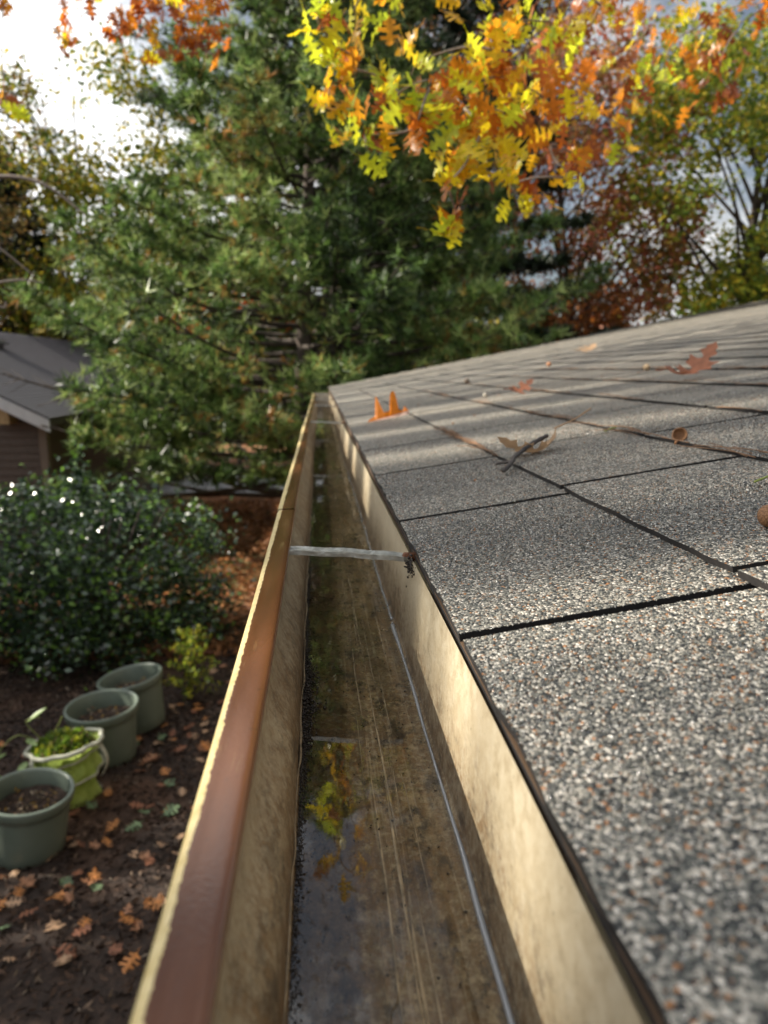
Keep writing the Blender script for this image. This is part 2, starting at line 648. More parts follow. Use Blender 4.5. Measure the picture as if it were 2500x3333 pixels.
def trough_mat():
    t = NT('stained_beige_aluminium')
    v = t.coord()
    vs = t.coord((1.0, 0.05, 1.0))
    x, y, z = t.xyz(v)
    fine = t.noise(v, 240, 6, 0.75)
    med = t.noise(v, 80, 7, 0.78)
    spk = t.noise(v, 420, 3, 0.6)
    strk = t.noise(vs, 210, 4, 0.6)
    vert = t.noise(t.coord((0.5, 1.0, 0.35)), 20, 5, 0.65)
    clean = t.ramp(med, [(0.30, (0.32, 0.25, 0.15)), (0.52, (0.46, 0.39, 0.265)), (0.75, (0.56, 0.505, 0.38))])
    dirtc = t.ramp(fine, [(0.30, (0.050, 0.028, 0.012)), (0.55, (0.17, 0.105, 0.048)), (0.75, (0.32, 0.22, 0.115))])
    # more grime low down and over the floor
    low = t.maprange(z, -0.176, -0.243)
    d1 = t.math('ADD', t.math('MULTIPLY', t.math('MULTIPLY', t.math('SUBTRACT', med, 0.5), 2.4), t.maprange(z, -0.165, -0.235, 0.45, 1.0)), t.math('MULTIPLY', low, 0.80))
    d1 = t.math('ADD', d1, t.math('MULTIPLY', t.maprange(x, 0.02, -0.03), 0.30))
    d1 = t.math('ADD', d1, t.math('MULTIPLY', t.math('SUBTRACT', t.noise(v, 9, 3, 0.6), 0.5), 1.0))
    d1 = t.math('ADD', d1, t.math('MULTIPLY', t.math('SUBTRACT', vert, 0.5), 0.7))
    d1 = t.math('ADD', d1, t.math('MULTIPLY', t.math('MULTIPLY', t.math('SUBTRACT', fine, 0.5), 3.4), t.maprange(z, -0.170, -0.235, 0.25, 1.0)), True)
    d1 = t.math('ADD', d1, t.math('MULTIPLY', t.math('MULTIPLY', t.maprange(z, -0.236, -0.243), t.maprange(x, 0.028, 0.004)), 0.16), True)
    d1 = t.ramp(d1, [(0.0, 0.0), (0.45, 0.40), (0.9, 1.0)])
    c = t.mix(d1, clean, dirtc)
    # long scrape marks left by the scoop, running along the floor
    flo = t.maprange(z, -0.236, -0.243)
    sc = t.noise(t.coord((1.0, 0.012, 0.0)), 330, 2, 0.5)
    sc2 = t.ramp(sc, [(0.60, 0.0), (0.64, 1.0), (0.68, 0.0)])
    sc2 = t.math('MULTIPLY', t.math('MULTIPLY', sc2, flo), t.maprange(x, 0.005, 0.02))
    c = t.mix(t.math('MULTIPLY', sc2, 0.55), c, (0.46, 0.40, 0.30))
    st = t.ramp(strk, [(0.42, 1.0), (0.60, 0.62)])
    c = t.mix(t.math('MULTIPLY', flo, 0.8), c, t.mix(1.0, c, st, 'MULTIPLY'))
    # black specks
    sp = t.ramp(spk, [(0.66, 0.0), (0.72, 1.0)])
    lump = t.ramp(t.noise(t.coord((1, 0.55, 1)), 68, 7, 0.82), [(0.515, 0.0), (0.60, 1.0)])
    c = t.mix(t.math('MULTIPLY', sp, 0.7), c, (0.02, 0.014, 0.01))
    c = t.mix(t.math('MULTIPLY', lump, t.math('MULTIPLY', low, 0.85)), c, (0.018, 0.012, 0.008))
    t.setc(c)
    wet = t.math('MULTIPLY', flo, 1.0)
    t.setr(t.mix(wet, t.ramp(med, [(0.3, 0.38), (0.7, 0.62)]), t.ramp(med, [(0.35, 0.16), (0.65, 0.42)])))
    t.b.inputs['Specular IOR Level'].default_value = 0.55
    h = t.math('ADD', t.math('MULTIPLY', fine, 0.35), t.math('ADD', t.math('MULTIPLY', med, 0.6), t.math('MULTIPLY', strk, 0.25)))
    t.bump(h, 0.30, 0.0015)
    return t.m
M_TR = trough_mat()

def paint_mat():
    t = NT('chipped_brown_paint_over_cream')
    v = t.coord()
    x, y, z = t.xyz(v)
    e1 = t.noise(t.coord((0, 1, 0)), 170, 8, 0.75)
    e2 = t.noise(t.coord((0, 1, 0)), 27, 3, 0.5)
    th = t.math('ADD', -0.0446, t.math('ADD', t.math('MULTIPLY', t.math('SUBTRACT', e1, 0.5), 0.0042), t.math('MULTIPLY', t.math('SUBTRACT', e2, 0.5), 0.0022)))
    m = t.maprange(t.math('SUBTRACT', x, th), -0.00012, 0.00012)
    n1 = t.noise(t.coord((1, 0.15, 1)), 60, 5)
    brown = t.ramp(n1, [(0.3, (0.085, 0.032, 0.013)), (0.7, (0.150, 0.058, 0.023))])
    worn = t.ramp(t.noise(t.coord((1, 0.05, 1)), 130, 6, 0.8), [(0.58, 0.0), (0.66, 1.0)])
    patch = t.ramp(t.noise(v, 14, 4), [(0.50, 0.0), (0.62, 1.0)])
    brown = t.mix(t.math('MULTIPLY', t.math('MULTIPLY', worn, patch), 0.5), brown, (0.42, 0.30, 0.13))
    brown = t.mix(t.math('MULTIPLY', t.ramp(t.noise(v, 330, 5, 0.7), [(0.60, 0.0), (0.68, 1.0)]), 0.5), brown, (0.06, 0.03, 0.015))
    cream = t.ramp(t.noise(v, 150, 4), [(0.3, (0.52, 0.40, 0.16)), (0.7, (0.70, 0.58, 0.30))])
    t.setc(t.mix(m, cream, brown))
    t.setr(t.mix(m, (0.42,) * 3, t.ramp(n1, [(0.3, 0.10), (0.7, 0.24)])))
    t.b.inputs['Specular IOR Level'].default_value = 0.45
    t.bump(t.math('ADD', t.math('MULTIPLY', t.noise(v, 500, 3), 0.25), t.math('MULTIPLY', m, 0.6)), 0.4, 0.0008)
    return t.m
M_PAINT = paint_mat()

def extrude_profile(prof, y0, y1, step, name, mat, wall=0.0, dy=0.0, smooth=True, zs=1.0):
    ny_ = max(2, int((y1 - y0) / step))
    yv = np.linspace(y0, y1, ny_ + 1)
    P = np.array(prof)
    k = len(P)
    V = np.zeros((ny_ + 1, k, 3))
    V[:, :, 0] = P[None, :, 0] + xwav(yv)[:, None]
    V[:, :, 1] = yv[:, None]
    V[:, :, 2] = P[None, :, 1] + zslope(yv)[:, None]
    i = np.arange(ny_)[:, None] * k + np.arange(k - 1)[None, :]
    i = i.ravel()
    F = np.stack([i, i + 1, i + k + 1, i + k], 1)
    me = np_mesh(name, V.reshape(-1, 3), F, None, mat, smooth)
    return me

def curve(pts, n=5):
    """Catmull-Rom through points"""
    P = [np.array(p, float) for p in pts]
    P = [2 * P[0] - P[1]] + P + [2 * P[-1] - P[-2]]
    out = []
    for i in range(1, len(P) - 2):
        for k in range(n):
            t = k / n
            out.append(0.5 * ((2 * P[i]) + (-P[i - 1] + P[i + 1]) * t + (2 * P[i - 1] - 5 * P[i] + 4 * P[i + 1] - P[i + 2]) * t * t + (-P[i - 1] + 3 * P[i] - 3 * P[i + 1] + P[i + 2]) * t ** 3))
    out.append(P[-2])
    return [tuple(p) for p in out]

gutter = empty('rain_gutter', (0.01, 0.0, -0.20), 'long open rain gutter with beige stained inside and brown painted lip', 'gutter')
gl = Vector(gutter.location)
def glink(name, me, parent=gutter, **p):
    o = link(name, me, parent, **p)
    if parent is gutter:
        o.location = -gl
    return o
og = curve([(XI - 0.0035, ZL - 0.006), (XI - 0.0045, ZL - 0.020), (XI - 0.006, ZL - 0.030), (XI - 0.004, ZL - 0.045), (XFL + 0.0 - 0.004, ZL - 0.064), (XFL - 0.0008, ZL - 0.083), (XFL, ZF + 0.004), (XFL + 0.0022, ZF + 0.0004)], 4)
inner = og + curve([(XFL + 0.004, ZF), (0.008, ZF - 0.0006), (0.03, ZF - 0.0007), (0.055, ZF), (XFR - 0.004, ZF + 0.0006), (XFR, ZF + 0.003), (XFR + 0.0012, ZF + 0.009), (XW - 0.003, ZF + 0.05), (XW, -0.1575)], 4)
me = extrude_profile(inner, GY0, GY1, 0.03, 'trough', M_TR)
trough = glink('trough', me)
outer = curve([(XO - 0.0005, ZL - 0.012), (XO - 0.001, ZL - 0.028), (XO + 0.004, ZL - 0.042), (XO + 0.012, ZL - 0.060), (XFL - 0.004, ZF + 0.012), (XFL - 0.002, ZF - 0.0015), (0.02, ZF - 0.002), (XW, ZF - 0.002), (XW + 0.003, -0.16)], 3)
glink('outer_face', extrude_profile(outer, GY0, GY1, 0.1, 'outer_face', simple('cream_painted_aluminium', (0.62, 0.54, 0.34), 0.4, 40, 0.12)))
# rolled lip, in two lengths that meet at a seam
lip = curve([(XO - 0.0005, ZL - 0.012), (XO - 0.0022, ZL - 0.007), (XO - 0.0018, ZL - 0.0025), (XO + 0.0006, ZL - 0.0002), (XO + 0.006, ZL), (XI - 0.003, ZL + 0.0004), (XI, ZL - 0.0004), (XI + 0.0006, ZL - 0.0022), (XI - 0.0005, ZL - 0.0038), (XI - 0.0045, ZL - 0.0050), (XI - 0.006, ZL - 0.006)], 4)
glink('lip', extrude_profile(lip, GY0, 0.7935, 0.02, 'lip', M_PAINT))
glink('lip', extrude_profile([(x * 1.0 - 0.0004, z + 0.0007) for x, z in lip], 0.7945, GY1, 0.02, 'lip', M_PAINT))
# end cap
b = MB()
zc = float(zslope(GY1)); xc = float(xwav(GY1))
cap = [(x + xc, z + zc) for x, z in inner]
n0 = len(cap)
vs = [(x, GY1 + dy, z) for dy in (0.0, 0.003) for x, z in cap]
b.add(vs, [tuple(range(n0)), tuple(reversed(range(n0, 2 * n0)))] + [(i, n0 + i, n0 + (i + 1) % n0, (i + 1) % n0) for i in range(n0)])
b.box(XI + xc - 0.01, XW + xc, GY1 - 0.001, GY1 + 0.006, ZL + zc - 0.004, ZL + zc + 0.006)
glink('end_cap', b.mesh('end_cap', simple('pale_end_cap', (0.55, 0.50, 0.40), 0.5, 50, 0.15)))
# hangers
M_ALU = simple('weathered_aluminium', (0.50, 0.50, 0.46), 0.34, 120, 0.25, 0.2, 0.75)
M_RUST = simple('rusty_screw', (0.16, 0.06, 0.025), 0.8, 300, 0.5, 0.4)
def hanger(y, seed, skew=0.02):
    zc = float(zslope(y)); xc = float(xwav(y))
    A = Vector((XI + 0.001 + xc, y, ZL - 0.0035 + zc))
    Bp = Vector((XW + 0.001 + xc, y - skew, ZL - 0.0075 + zc))
    n = 14
    b = MB()
    w = 0.0078
    prof = [(-w, 0.0032), (-w + 0.0009, 0.0033), (-w + 0.0014, 0.0002), (-0.0018, 0.0), (0, 0.0011), (0.0018, 0.0), (w - 0.0014, 0.0002), (w - 0.0009, 0.0033), (w, 0.0032), (w, -0.0010), (-w, -0.0010)]
    k = len(prof)
    vs, fs = [], []
    for i in range(n + 1):
        t = i / n
        P = A.lerp(Bp, t)
        P.z += 0.0012 * math.sin(t * math.pi) + 0.0004 * math.sin(t * 17 + seed)
        flat = 1.0 if t < 0.93 else 0.6
        for (py, pz) in prof:
            vs.append(P + Vector((0, py * flat, pz * flat)))
    for i in range(n):
        for j in range(k):
            fs.append((i * k + j, i * k + (j + 1) % k, (i + 1) * k + (j + 1) % k, (i + 1) * k + j))
    fs.append(tuple(range(k)))
    fs.append(tuple(n * k + j for j in reversed(range(k))))
    b.add(vs, fs)
    o = glink('hanger', b.mesh('hanger', M_ALU))
    b = MB()
    b.tube([Bp + Vector((-0.006, 0, 0.002)), Bp + Vector((0.004, 0, 0.002))], [0.0042, 0.0042], 8)
    b.tube([Bp + Vector((-0.008, 0, 0.002)), Bp + Vector((-0.006, 0, 0.002))], [0.0030, 0.0045], 8)
    link('screw', b.mesh('screw', M_RUST), o)
for i, y in enumerate((0.612, 2.35, 3.55)):
    hanger(y, i)
hanger(4.5, 5)

# thin rainwater lying in the low side, and a bead along the back corner
def water_mat():
    t = NT('shallow_rainwater')
    gl_ = t.new('ShaderNodeBsdfGlossy')
    gl_.inputs['Roughness'].default_value = 0.02
    tr = t.new('ShaderNodeBsdfTransparent')
    tr.inputs[0].default_value = (0.90, 0.87, 0.80, 1)
    fr = t.new('ShaderNodeFresnel')
    fr.inputs[0].default_value = 1.85
    ms = t.new('ShaderNodeMixShader')
    film = t.ramp(t.noise(t.coord((1, 0.6, 1)), 260, 5, 0.7), [(0.36, 0.45), (0.47, 1.0)])
    wx = t.xyz(t.coord())[0]
    wob = t.math('MULTIPLY', t.math('SUBTRACT', t.noise(t.coord((0.4, 1, 0)), 12, 5, 0.65), 0.5), 0.030)
    deep = t.maprange(t.math('ADD', wx, wob), 0.021, 0.012, 0.0, 1.0)
    thin = t.ramp(t.noise(t.coord((1.0, 0.10, 0)), 75, 6, 0.7), [(0.42, 0.05), (0.60, 0.55)])
    film = t.math('MULTIPLY', film, t.math('MAXIMUM', deep, thin))
    t.link(t.math('MULTIPLY', fr.outputs[0], film), ms.inputs[0])
    t.link(tr.outputs[0], ms.inputs[1])
    t.link(gl_.outputs[0], ms.inputs[2])
    t.link(ms.outputs[0], t.out.inputs[0])
    bp = t.new('ShaderNodeBump')
    bp.inputs['Strength'].default_value = 0.06
    bp.inputs['Distance'].default_value = 0.002
    t.link(t.noise(t.coord((1, 0.5, 1)), 42, 3), bp.inputs['Height'])
    t.link(bp.outputs[0], gl_.inputs['Normal'])
    t.link(bp.outputs[0], fr.inputs['Normal'])
    return t.m
M_WATER = water_mat()
def water_sheet():
    y = np.arange(0.03, 5.5, 0.010)
    n = len(y)
    cols = np.array([0.0, 0.08, 0.2, 0.32, 0.42, 0.52, 0.64, 0.78, 0.90, 1.0])
    k = len(cols)
    V = np.zeros((n, k, 3))
    V[:, :, 0] = XFL + 0.0012 + (XFR - 0.0025 - XFL) * cols[None] + xwav(y)[:, None]
    V[:, :, 1] = y[:, None]
    V[:, :, 2] = ZF + zslope(y)[:, None] + (0.0019 - 0.0008 * np.clip((cols - 0.3) / 0.4, 0, 1))[None]
    i = (np.arange(n - 1)[:, None] * k + np.arange(k - 1)[None]).ravel()
    F = np.stack([i, i + 1, i + k + 1, i + k], 1)
    return np_mesh('rainwater', V.reshape(-1, 3), F, None, M_WATER, True)
link('rainwater', water_sheet(), kind='stuff', label='thin film of rainwater on the gutter floor, deepest along the left', category='water')
def bead():
    b = MB()
    for (x0, ya, yb, r0, sd_) in ((XFR - 0.0020, 0.05, 0.66, 0.0017, 1), (XFR - 0.0018, 0.67, 1.8, 0.0010, 2)):
        ys_ = np.arange(ya, yb, 0.006)
        rr = r0 * (0.55 + 0.9 * vnoise(ys_ * 14, sd_)) 
        b.tube([(x0 + float(xwav(y)) + 0.0014 * (float(vnoise(y * 22, sd_ + 4)) - 0.5), y, ZF + float(zslope(y)) + 0.0018) for y in ys_], list(rr), 8)
    return b.mesh('water_bead', M_BEAD, True)
def bead_mat():
    t = NT('water_rivulet')
    t.setc((0.42, 0.44, 0.46))
    t.setr(0.12)
    t.b.inputs['Specular IOR Level'].default_value = 1.0
    t.b.inputs['Transmission Weight'].default_value = 0.35
    return t.m
M_BEAD = bead_mat()
link('water_rivulet', bead(), kind='stuff', label='bright thread of water along the back corner of the gutter', category='water')

# pale lines the scoop scraped into the grime, each a slight ridge
b = MB()
for k_, (x0, x1, ya, yb, w_) in enumerate(((0.026, 0.0225, 0.16, 0.86, 0.0006), (0.036, 0.029, 0.14, 0.95, 0.0008), (0.041, 0.037, 0.14, 0.70, 0.0005), (0.0325, 0.033, 0.14, 0.40, 0.0009), (0.0455, 0.043, 0.20, 0.58, 0.0004), (0.029, 0.031, 0.5, 1.9, 0.0008), (0.020, 0.021, 0.2, 0.5, 0.0004), (0.052, 0.047, 0.5, 1.6, 0.0007))):
    ys_ = np.arange(ya, yb, 0.01)
    for i in range(len(ys_) - 1):
        pr = []
        for y_ in (ys_[i], ys_[i + 1]):
            t_ = (y_ - ya) / (yb - ya)
            xc_ = x0 + (x1 - x0) * t_ + 0.0016 * (float(vnoise(y_ * 9, k_ + 31)) - 0.5) + 0.0006 * (float(vnoise(y_ * 50, k_)) - 0.5) + float(xwav(y_))
            hw = w_ * 1.1 * max(0.0, float(vnoise(y_ * 16, k_ + 60)) * 1.3 - 0.25) * min(1, 8 * t_, 8 * (1 - t_) + 0.05)
            zz = ZF + float(zslope(y_)) - 0.0002
            pr.append(((xc_ - hw, y_, zz), (xc_, y_, zz + 0.0005), (xc_ + hw, y_, zz)))
        b.add([*pr[0], *pr[1]], [(0, 1, 4, 3), (1, 2, 5, 4)])
b.build('scrape_mark', simple('scraped_metal', (0.34, 0.28, 0.20), 0.25, 90, 0.5), trough, True)

# black silt crumbs in the left corner of the trough and at the hanger end
def blobs(name, P, S, mat, parent=None, **props):
    n = len(P)
    base = np.array([(1, 0, 0), (-1, 0, 0), (0, 1, 0), (0, -1, 0), (0, 0, 1), (0, 0, -1)], float)
    tri = np.array([(0, 2, 4), (2, 1, 4), (1, 3, 4), (3, 0, 4), (2, 0, 5), (1, 2, 5), (3, 1, 5), (0, 3, 5)])
    Q = rand_unit(n)
    A = np.cross(Q, rand_unit(n)); A /= np.linalg.norm(A, axis=1)[:, None]
    B = np.cross(Q, A)
    Rm = np.stack([A * (S * 1.3)[:, None], B * S[:, None], Q * (S * 0.6)[:, None]], 1)
    Vv = np.einsum('ij,njk->nik', base, Rm) * rng.uniform(0.7, 1.3, (n, 6, 1)) + P[:, None, :]
    F = (tri[None] + (np.arange(n) * 6)[:, None, None]).reshape(-1, 3)
    return link(name, np_mesh(name, Vv.reshape(-1, 3), F, None, mat, True), parent, **props)
M_SILT = NT('wet_black_silt')
M_SILT.setc((0.022, 0.015, 0.010)); M_SILT.setr(0.28)
M_SILT = M_SILT.m
n = 5200
y = 0.12 + rng.gamma(2.2, 0.20, n)
clump = np.exp(-((y - 0.50) / 0.07) ** 2)
wid = 0.0010 + 0.0016 * vnoise(y * 30, 2) + 0.007 * clump * vnoise(y * 60, 8)
x = XFL + 0.0008 + np.abs(rng.normal(0, 1, n)) * wid + xwav(y)
z = ZF + 0.0012 + rng.random(n) * (0.001 + 0.003 * clump) + zslope(y)
blobs('silt', np.stack([x, y, z], 1), rng.uniform(0.0003, 0.0009, n) * (1 + 0.9 * clump * rng.random(n)), M_SILT, kind='stuff', label='wet black silt caught along the left corner of the gutter floor', category='silt')
n = 130
P = np.array([XW - 0.001, 0.578, -0.163]) + rng.normal(size=(n, 3)) * np.array([0.0016, 0.009, 0.0045])
P[:, 0] = np.minimum(P[:, 0], XW + 0.001)
blobs('dirt_clump', P, rng.uniform(0.0004, 0.0014, n), M_SILT, kind='stuff', label='dark dirt clump under the shingle edge where the near hanger ends', category='dirt')
n = 900
y = 0.15 + rng.gamma(1.6, 0.45, n)
x = rng.uniform(XFL + 0.002, XFR - 0.004, n)
x = np.where(rng.random(n) < 0.5, XFL + 0.003 + np.abs(rng.normal(0, 0.007, n)), x) + xwav(y)
blobs('loose_granules', np.stack([x, y, ZF + 0.0006 + zslope(y)], 1), rng.uniform(0.0003, 0.0009, n), simple('washed_granule', (0.06, 0.05, 0.042), 0.4, 900, 0.9), kind='stuff', label='loose roof granules and specks washed on to the gutter floor', category='grit')
# stringy residue line up the left wall
b = MB()
for sd_, (ya, yb) in enumerate(((0.15, 0.50), (0.40, 0.62), (0.62, 0.75), (0.75, 1.2))):
    ys_ = np.arange(ya, yb, 0.004)
    b.tube([(XFL - 0.0002 + float(xwav(y)) + 0.0030 * max(0, float(vnoise(y * 34, sd_)) - 0.45), y, ZF + 0.004 + float(zslope(y)) + 0.0012 * float(vnoise(y * 50, sd_ + 9))) for y in ys_],
           [0.0004 + 0.0006 * float(vnoise(y * 40, sd_ + 3)) for y in ys_], 6)
b.build('residue_thread', simple('dried_residue', (0.20, 0.15, 0.09), 0.4, 200, 0.5), trough, True)

# ------------------------------------------------------------------ oak leaf shapes
def oak_leaf_mesh(name, L, seed, curl=0.15, fold=0.2, petiole=0.28, mat=None, fc=None, low=False, wide=1.0):
    r = random.Random(seed)
    prof = [(0.0, 0.012), (0.06, 0.03)]
    bases = [(0.10, 0.27), (0.33, 0.36), (0.58, 0.33)]
    for bx, ln in bases:
        ln *= r.uniform(0.85, 1.15) * wide
        j = r.uniform(-0.02, 0.02)
        prof += [(bx + j, 0.085), (bx + 0.03 + j, 0.13), (bx + 0.04 + j, ln * 0.62)]
        prof += [(bx + 0.05 + j, ln), (bx + 0.105 + j, ln * 0.80), (bx + 0.175 + j, ln * 1.04), (bx + 0.170 + j, ln * 0.60)]
        prof += [(bx + 0.175 + j, 0.13), (bx + 0.20 + j, 0.085)]
    prof += [(0.80, 0.06), (0.82, 0.12), (0.84, 0.20), (0.89, 0.11), (0.93, 0.12), (0.95, 0.07), (1.0, 0.0)]
    prof2 = []
    for x_, w_ in prof:
        prof2.append((x_, w_))
    n = len(prof2)
    mids = [i / (n - 1) for i in range(n)]
    mids = [0.5 * m + 0.5 * p[0] for m, p in zip(mids, prof2)]
    V, F = [], []
    ph = r.uniform(0, 6)
    def bend(x_, y_):
        z_ = curl * (x_ - 0.4) ** 2 * L * 4 * 0.5 + fold * abs(y_) * L * 0.9 + 0.035 * L * math.sin(x_ * 9 + ph) * (0.3 + 3 * abs(y_)) + 0.5 * fold * y_ * y_ * L * math.sin(ph + x_ * 5) * 3
        return (x_ * L, y_ * L, z_)
    for m in mids:
        V.append(bend(m, 0))
    for sgn in (1, -1):
        jit = [r.uniform(0.88, 1.1) for _ in prof2]
        half, outr = len(V), len(V) + n
        for (x_, w_), m in zip(prof2, mids):
            V.append(bend((x_ + m) / 2, sgn * w_ * 0.5))
        for (x_, w_), q in zip(prof2, jit):
            V.append(bend(x_, sgn * w_ * q))
        for i in range(n - 1):
            a = (i, i + 1, half + i + 1, half + i)
            c = (half + i, half + i + 1, outr + i + 1, outr + i)
            F += [a, c] if sgn < 0 else [a[::-1], c[::-1]]
    if petiole:
        k = len(V)
        w = 0.007 * L + 0.0004
        p0 = (0.03 * L, 0, V[0][2]); p1 = (-petiole * L * 0.5, 0.03 * L, V[0][2] - 0.02 * L); p2 = (-petiole * L, 0.02 * L, V[0][2] + 0.02 * L)
        for p in (p0, p1, p2):
            V += [(p[0], p[1] - w, p[2]), (p[0], p[1] + w, p[2]), (p[0], p[1], p[2] + 2 * w)]
        for s_ in (0, 3):
            for a, c in ((0, 1), (1, 2), (2, 0)):
                F.append((k + s_ + a, k + s_ + c, k + s_ + 3 + c, k + s_ + 3 + a))
    me = bpy.data.meshes.new(name)
    me.from_pydata(V, [], F)
    me.polygons.foreach_set('use_smooth', [True] * len(F))
    if mat:
        me.materials.append(mat)
    me.update()
    return me

LM = {k: [objcol_leaf_mat('oak_leaf_%s' % n_, c, 0.65, 0.32) for c in PAL[k]] for k, n_ in (('Y', 'yellow'), ('G', 'lime'), ('O', 'orange'), ('R', 'russet'))}
M_TAN = [objcol_leaf_mat('dry_leaf_tan', c, 0.25, 0.6) for c in ((0.42, 0.20, 0.10), (0.54, 0.34, 0.20), (0.30, 0.12, 0.06), (0.58, 0.24, 0.07))]

# ------------------------------------------------------------------ overhanging oak
# cluster list: x, y, z of a leaf bunch, its radius, number of leaves, colours
EXEC_CLUSTERS = [
    (0.01, 2.00, 0.87, 0.041, 7, 'G'),
    (0.05, 2.00, 0.80, 0.041, 7, 'GY'),
    (0.04, 2.10, 0.74, 0.050, 8, 'YO'),
    (0.13, 2.30, 1.00, 0.054, 7, 'GY'),
    (0.11, 2.10, 0.79, 0.050, 7, 'OY'),
    (0.12, 1.90, 0.56, 0.052, 13, 'GGY'),
    (0.20, 2.00, 0.68, 0.060, 13, 'YO'),
    (0.19, 2.10, 0.76, 0.044, 6, 'O'),
    (0.26, 1.90, 0.59, 0.034, 6, 'O'),
    (0.28, 1.90, 0.68, 0.057, 13, 'YG'),
    (0.28, 2.10, 0.80, 0.044, 5, 'OY'),
    (0.39, 2.00, 0.67, 0.073, 16, 'YOG'),
    (0.35, 2.10, 0.75, 0.044, 6, 'O'),
    (0.38, 1.90, 0.54, 0.058, 14, 'GY'),
    (0.45, 1.90, 0.52, 0.064, 16, 'YGY'),
    (0.42, 1.95, 0.59, 0.059, 12, 'OY'),
    (0.50, 2.00, 0.65, 0.061, 12, 'YOO'),
    (0.58, 2.20, 0.81, 0.080, 14, 'YO'),
    (0.46, 2.00, 0.81, 0.066, 14, 'YGO'),
    (0.42, 2.10, 0.76, 0.051, 8, 'OY'),
    (0.51, 2.10, 0.79, 0.057, 10, 'O'),
    (0.62, 2.30, 1.00, 0.082, 14, 'YG'),
    (0.79, 2.50, 0.96, 0.091, 14, 'YOO'),
    (0.73, 2.40, 1.06, 0.086, 14, 'YOG'),
    (0.69, 2.30, 0.77, 0.077, 12, 'OY'),
    (0.91, 2.60, 0.89, 0.088, 12, 'OOY'),
    (1.03, 2.80, 1.16, 0.119, 16, 'YO'),
    (1.00, 2.70, 1.25, 0.097, 14, 'OY'),
    (1.25, 3.00, 1.14, 0.110, 14, 'OYR'),
    (1.31, 3.00, 1.32, 0.127, 16, 'OYG'),
    (1.51, 3.20, 1.25, 0.118, 14, 'OGO'),
    (1.60, 3.20, 1.41, 0.117, 14, 'OOY'),
    (1.65, 3.10, 1.22, 0.105, 14, 'RRO'),
    (1.73, 3.10, 1.36, 0.104, 13, 'RO'),
    (1.71, 3.10, 1.15, 0.058, 7, 'R'),
    (1.76, 3.00, 1.40, 0.064, 7, 'O'),
    (0.31, 1.80, 0.34, 0.022, 6, 'YYG'),
    (0.31, 1.80, 0.43, 0.016, 2, 'O'),
    (0.34, 1.80, 0.37, 0.027, 4, 'O'),
    (0.53, 1.90, 0.42, 0.014, 2, 'Y'),
    (0.73, 2.20, 0.56, 0.055, 8, 'ORY'),
    (0.84, 2.30, 0.62, 0.057, 8, 'YRO'),
    (0.72, 2.30, 0.68, 0.071, 12, 'YRO'),
    (0.62, 2.30, 0.55, 0.057, 6, 'ROR'),
    (1.12, 2.80, 0.85, 0.104, 10, 'ROO'),
    (0.97, 2.90, 1.28, 0.104, 10, 'RO'),
    (-1.13, 3.80, 1.56, 0.047, 8, 'O'),
    (-1.15, 3.80, 1.50, 0.030, 5, 'OY'),
    (-0.99, 3.70, 1.61, 0.084, 14, 'OYR'),
    (-0.87, 3.70, 1.57, 0.074, 10, 'OR'),
    (-0.93, 3.70, 1.49, 0.030, 3, 'R'),
    (-0.77, 3.70, 1.58, 0.074, 14, 'RO'),
    (-0.69, 3.70, 1.62, 0.074, 12, 'O'),
    (-0.57, 3.60, 1.56, 0.082, 14, 'OYR'),
    (-0.72, 3.70, 1.47, 0.043, 7, 'OY'),
    (-0.59, 3.60, 1.46, 0.062, 10, 'RO'),
    (-0.51, 3.60, 1.45, 0.050, 9, 'RO'),
    (-0.42, 3.40, 1.40, 0.043, 8, 'O'),
    (-0.41, 3.40, 1.49, 0.059, 9, 'OR'),
    (-0.76, 3.70, 1.41, 0.017, 3, 'OY'),
    (-0.61, 3.60, 1.37, 0.025, 4, 'R'),
    (-1.22, 3.20, 1.06, 0.029, 5, 'RO'),
    (-1.11, 3.00, 0.94, 0.024, 4, 'GY'),
    (-1.27, 3.40, 1.48, 0.030, 4, 'O'),
    (0.03, 2.00, 0.97, 0.069, 14, 'YG'),
    (0.18, 2.10, 1.03, 0.097, 16, 'YO'),
    (0.34, 2.10, 1.04, 0.098, 18, 'YG'),
    (0.52, 2.20, 1.10, 0.103, 18, 'YO'),
    (0.10, 2.00, 1.07, 0.080, 14, 'Y'),
    (0.77, 2.40, 1.21, 0.113, 16, 'OY'),
    (1.17, 2.80, 1.42, 0.133, 16, 'O'),
    (-0.76, 3.60, 1.71, 0.183, 22, 'O'),
]
M_BARK = simple('grey_oak_bark', (0.16, 0.13, 0.11), 0.85, 18, 0.45, 0.6)
M_TWIG = simple('pale_twig_bark', (0.26, 0.21, 0.17), 0.7, 60, 0.3)
oak = empty('oak_tree', (-4.6, -4.5, -2.6), 'pin oak tree with yellow and orange leaves hanging over the gutter', 'tree')
oloc = Vector(oak.location)
b = MB()
b.tube([(0, 0, -0.1), (0.05, 0, 1.5), (0.1, 0.1, 3.5), (0.0, 0.3, 6), (0.1, 0.2, 9), (0, 0, 12)], [0.30, 0.25, 0.22, 0.17, 0.11, 0.03], 12)
b.build('trunk', M_BARK, oak, True)
def bez(p0, p1, p2, p3, n=14):
    out = []
    for i in range(n + 1):
        t = i / n
        out.append(p0 * (1 - t) ** 3 + p1 * 3 * t * (1 - t) ** 2 + p2 * 3 * t * t * (1 - t) + p3 * t ** 3)
    return out
limbs = []
def limb(p0, p1, p2, p3, r0, r1, n=16):
    pts = bez(Vector(p0), Vector(p1), Vector(p2), Vector(p3), n)
    b = MB()
    b.tube([p - oloc for p in pts], [r0 + (r1 - r0) * i / n for i in range(n + 1)], 8)
    b.build('limb', M_BARK, oak, True)
    limbs.append((pts, r0, r1))
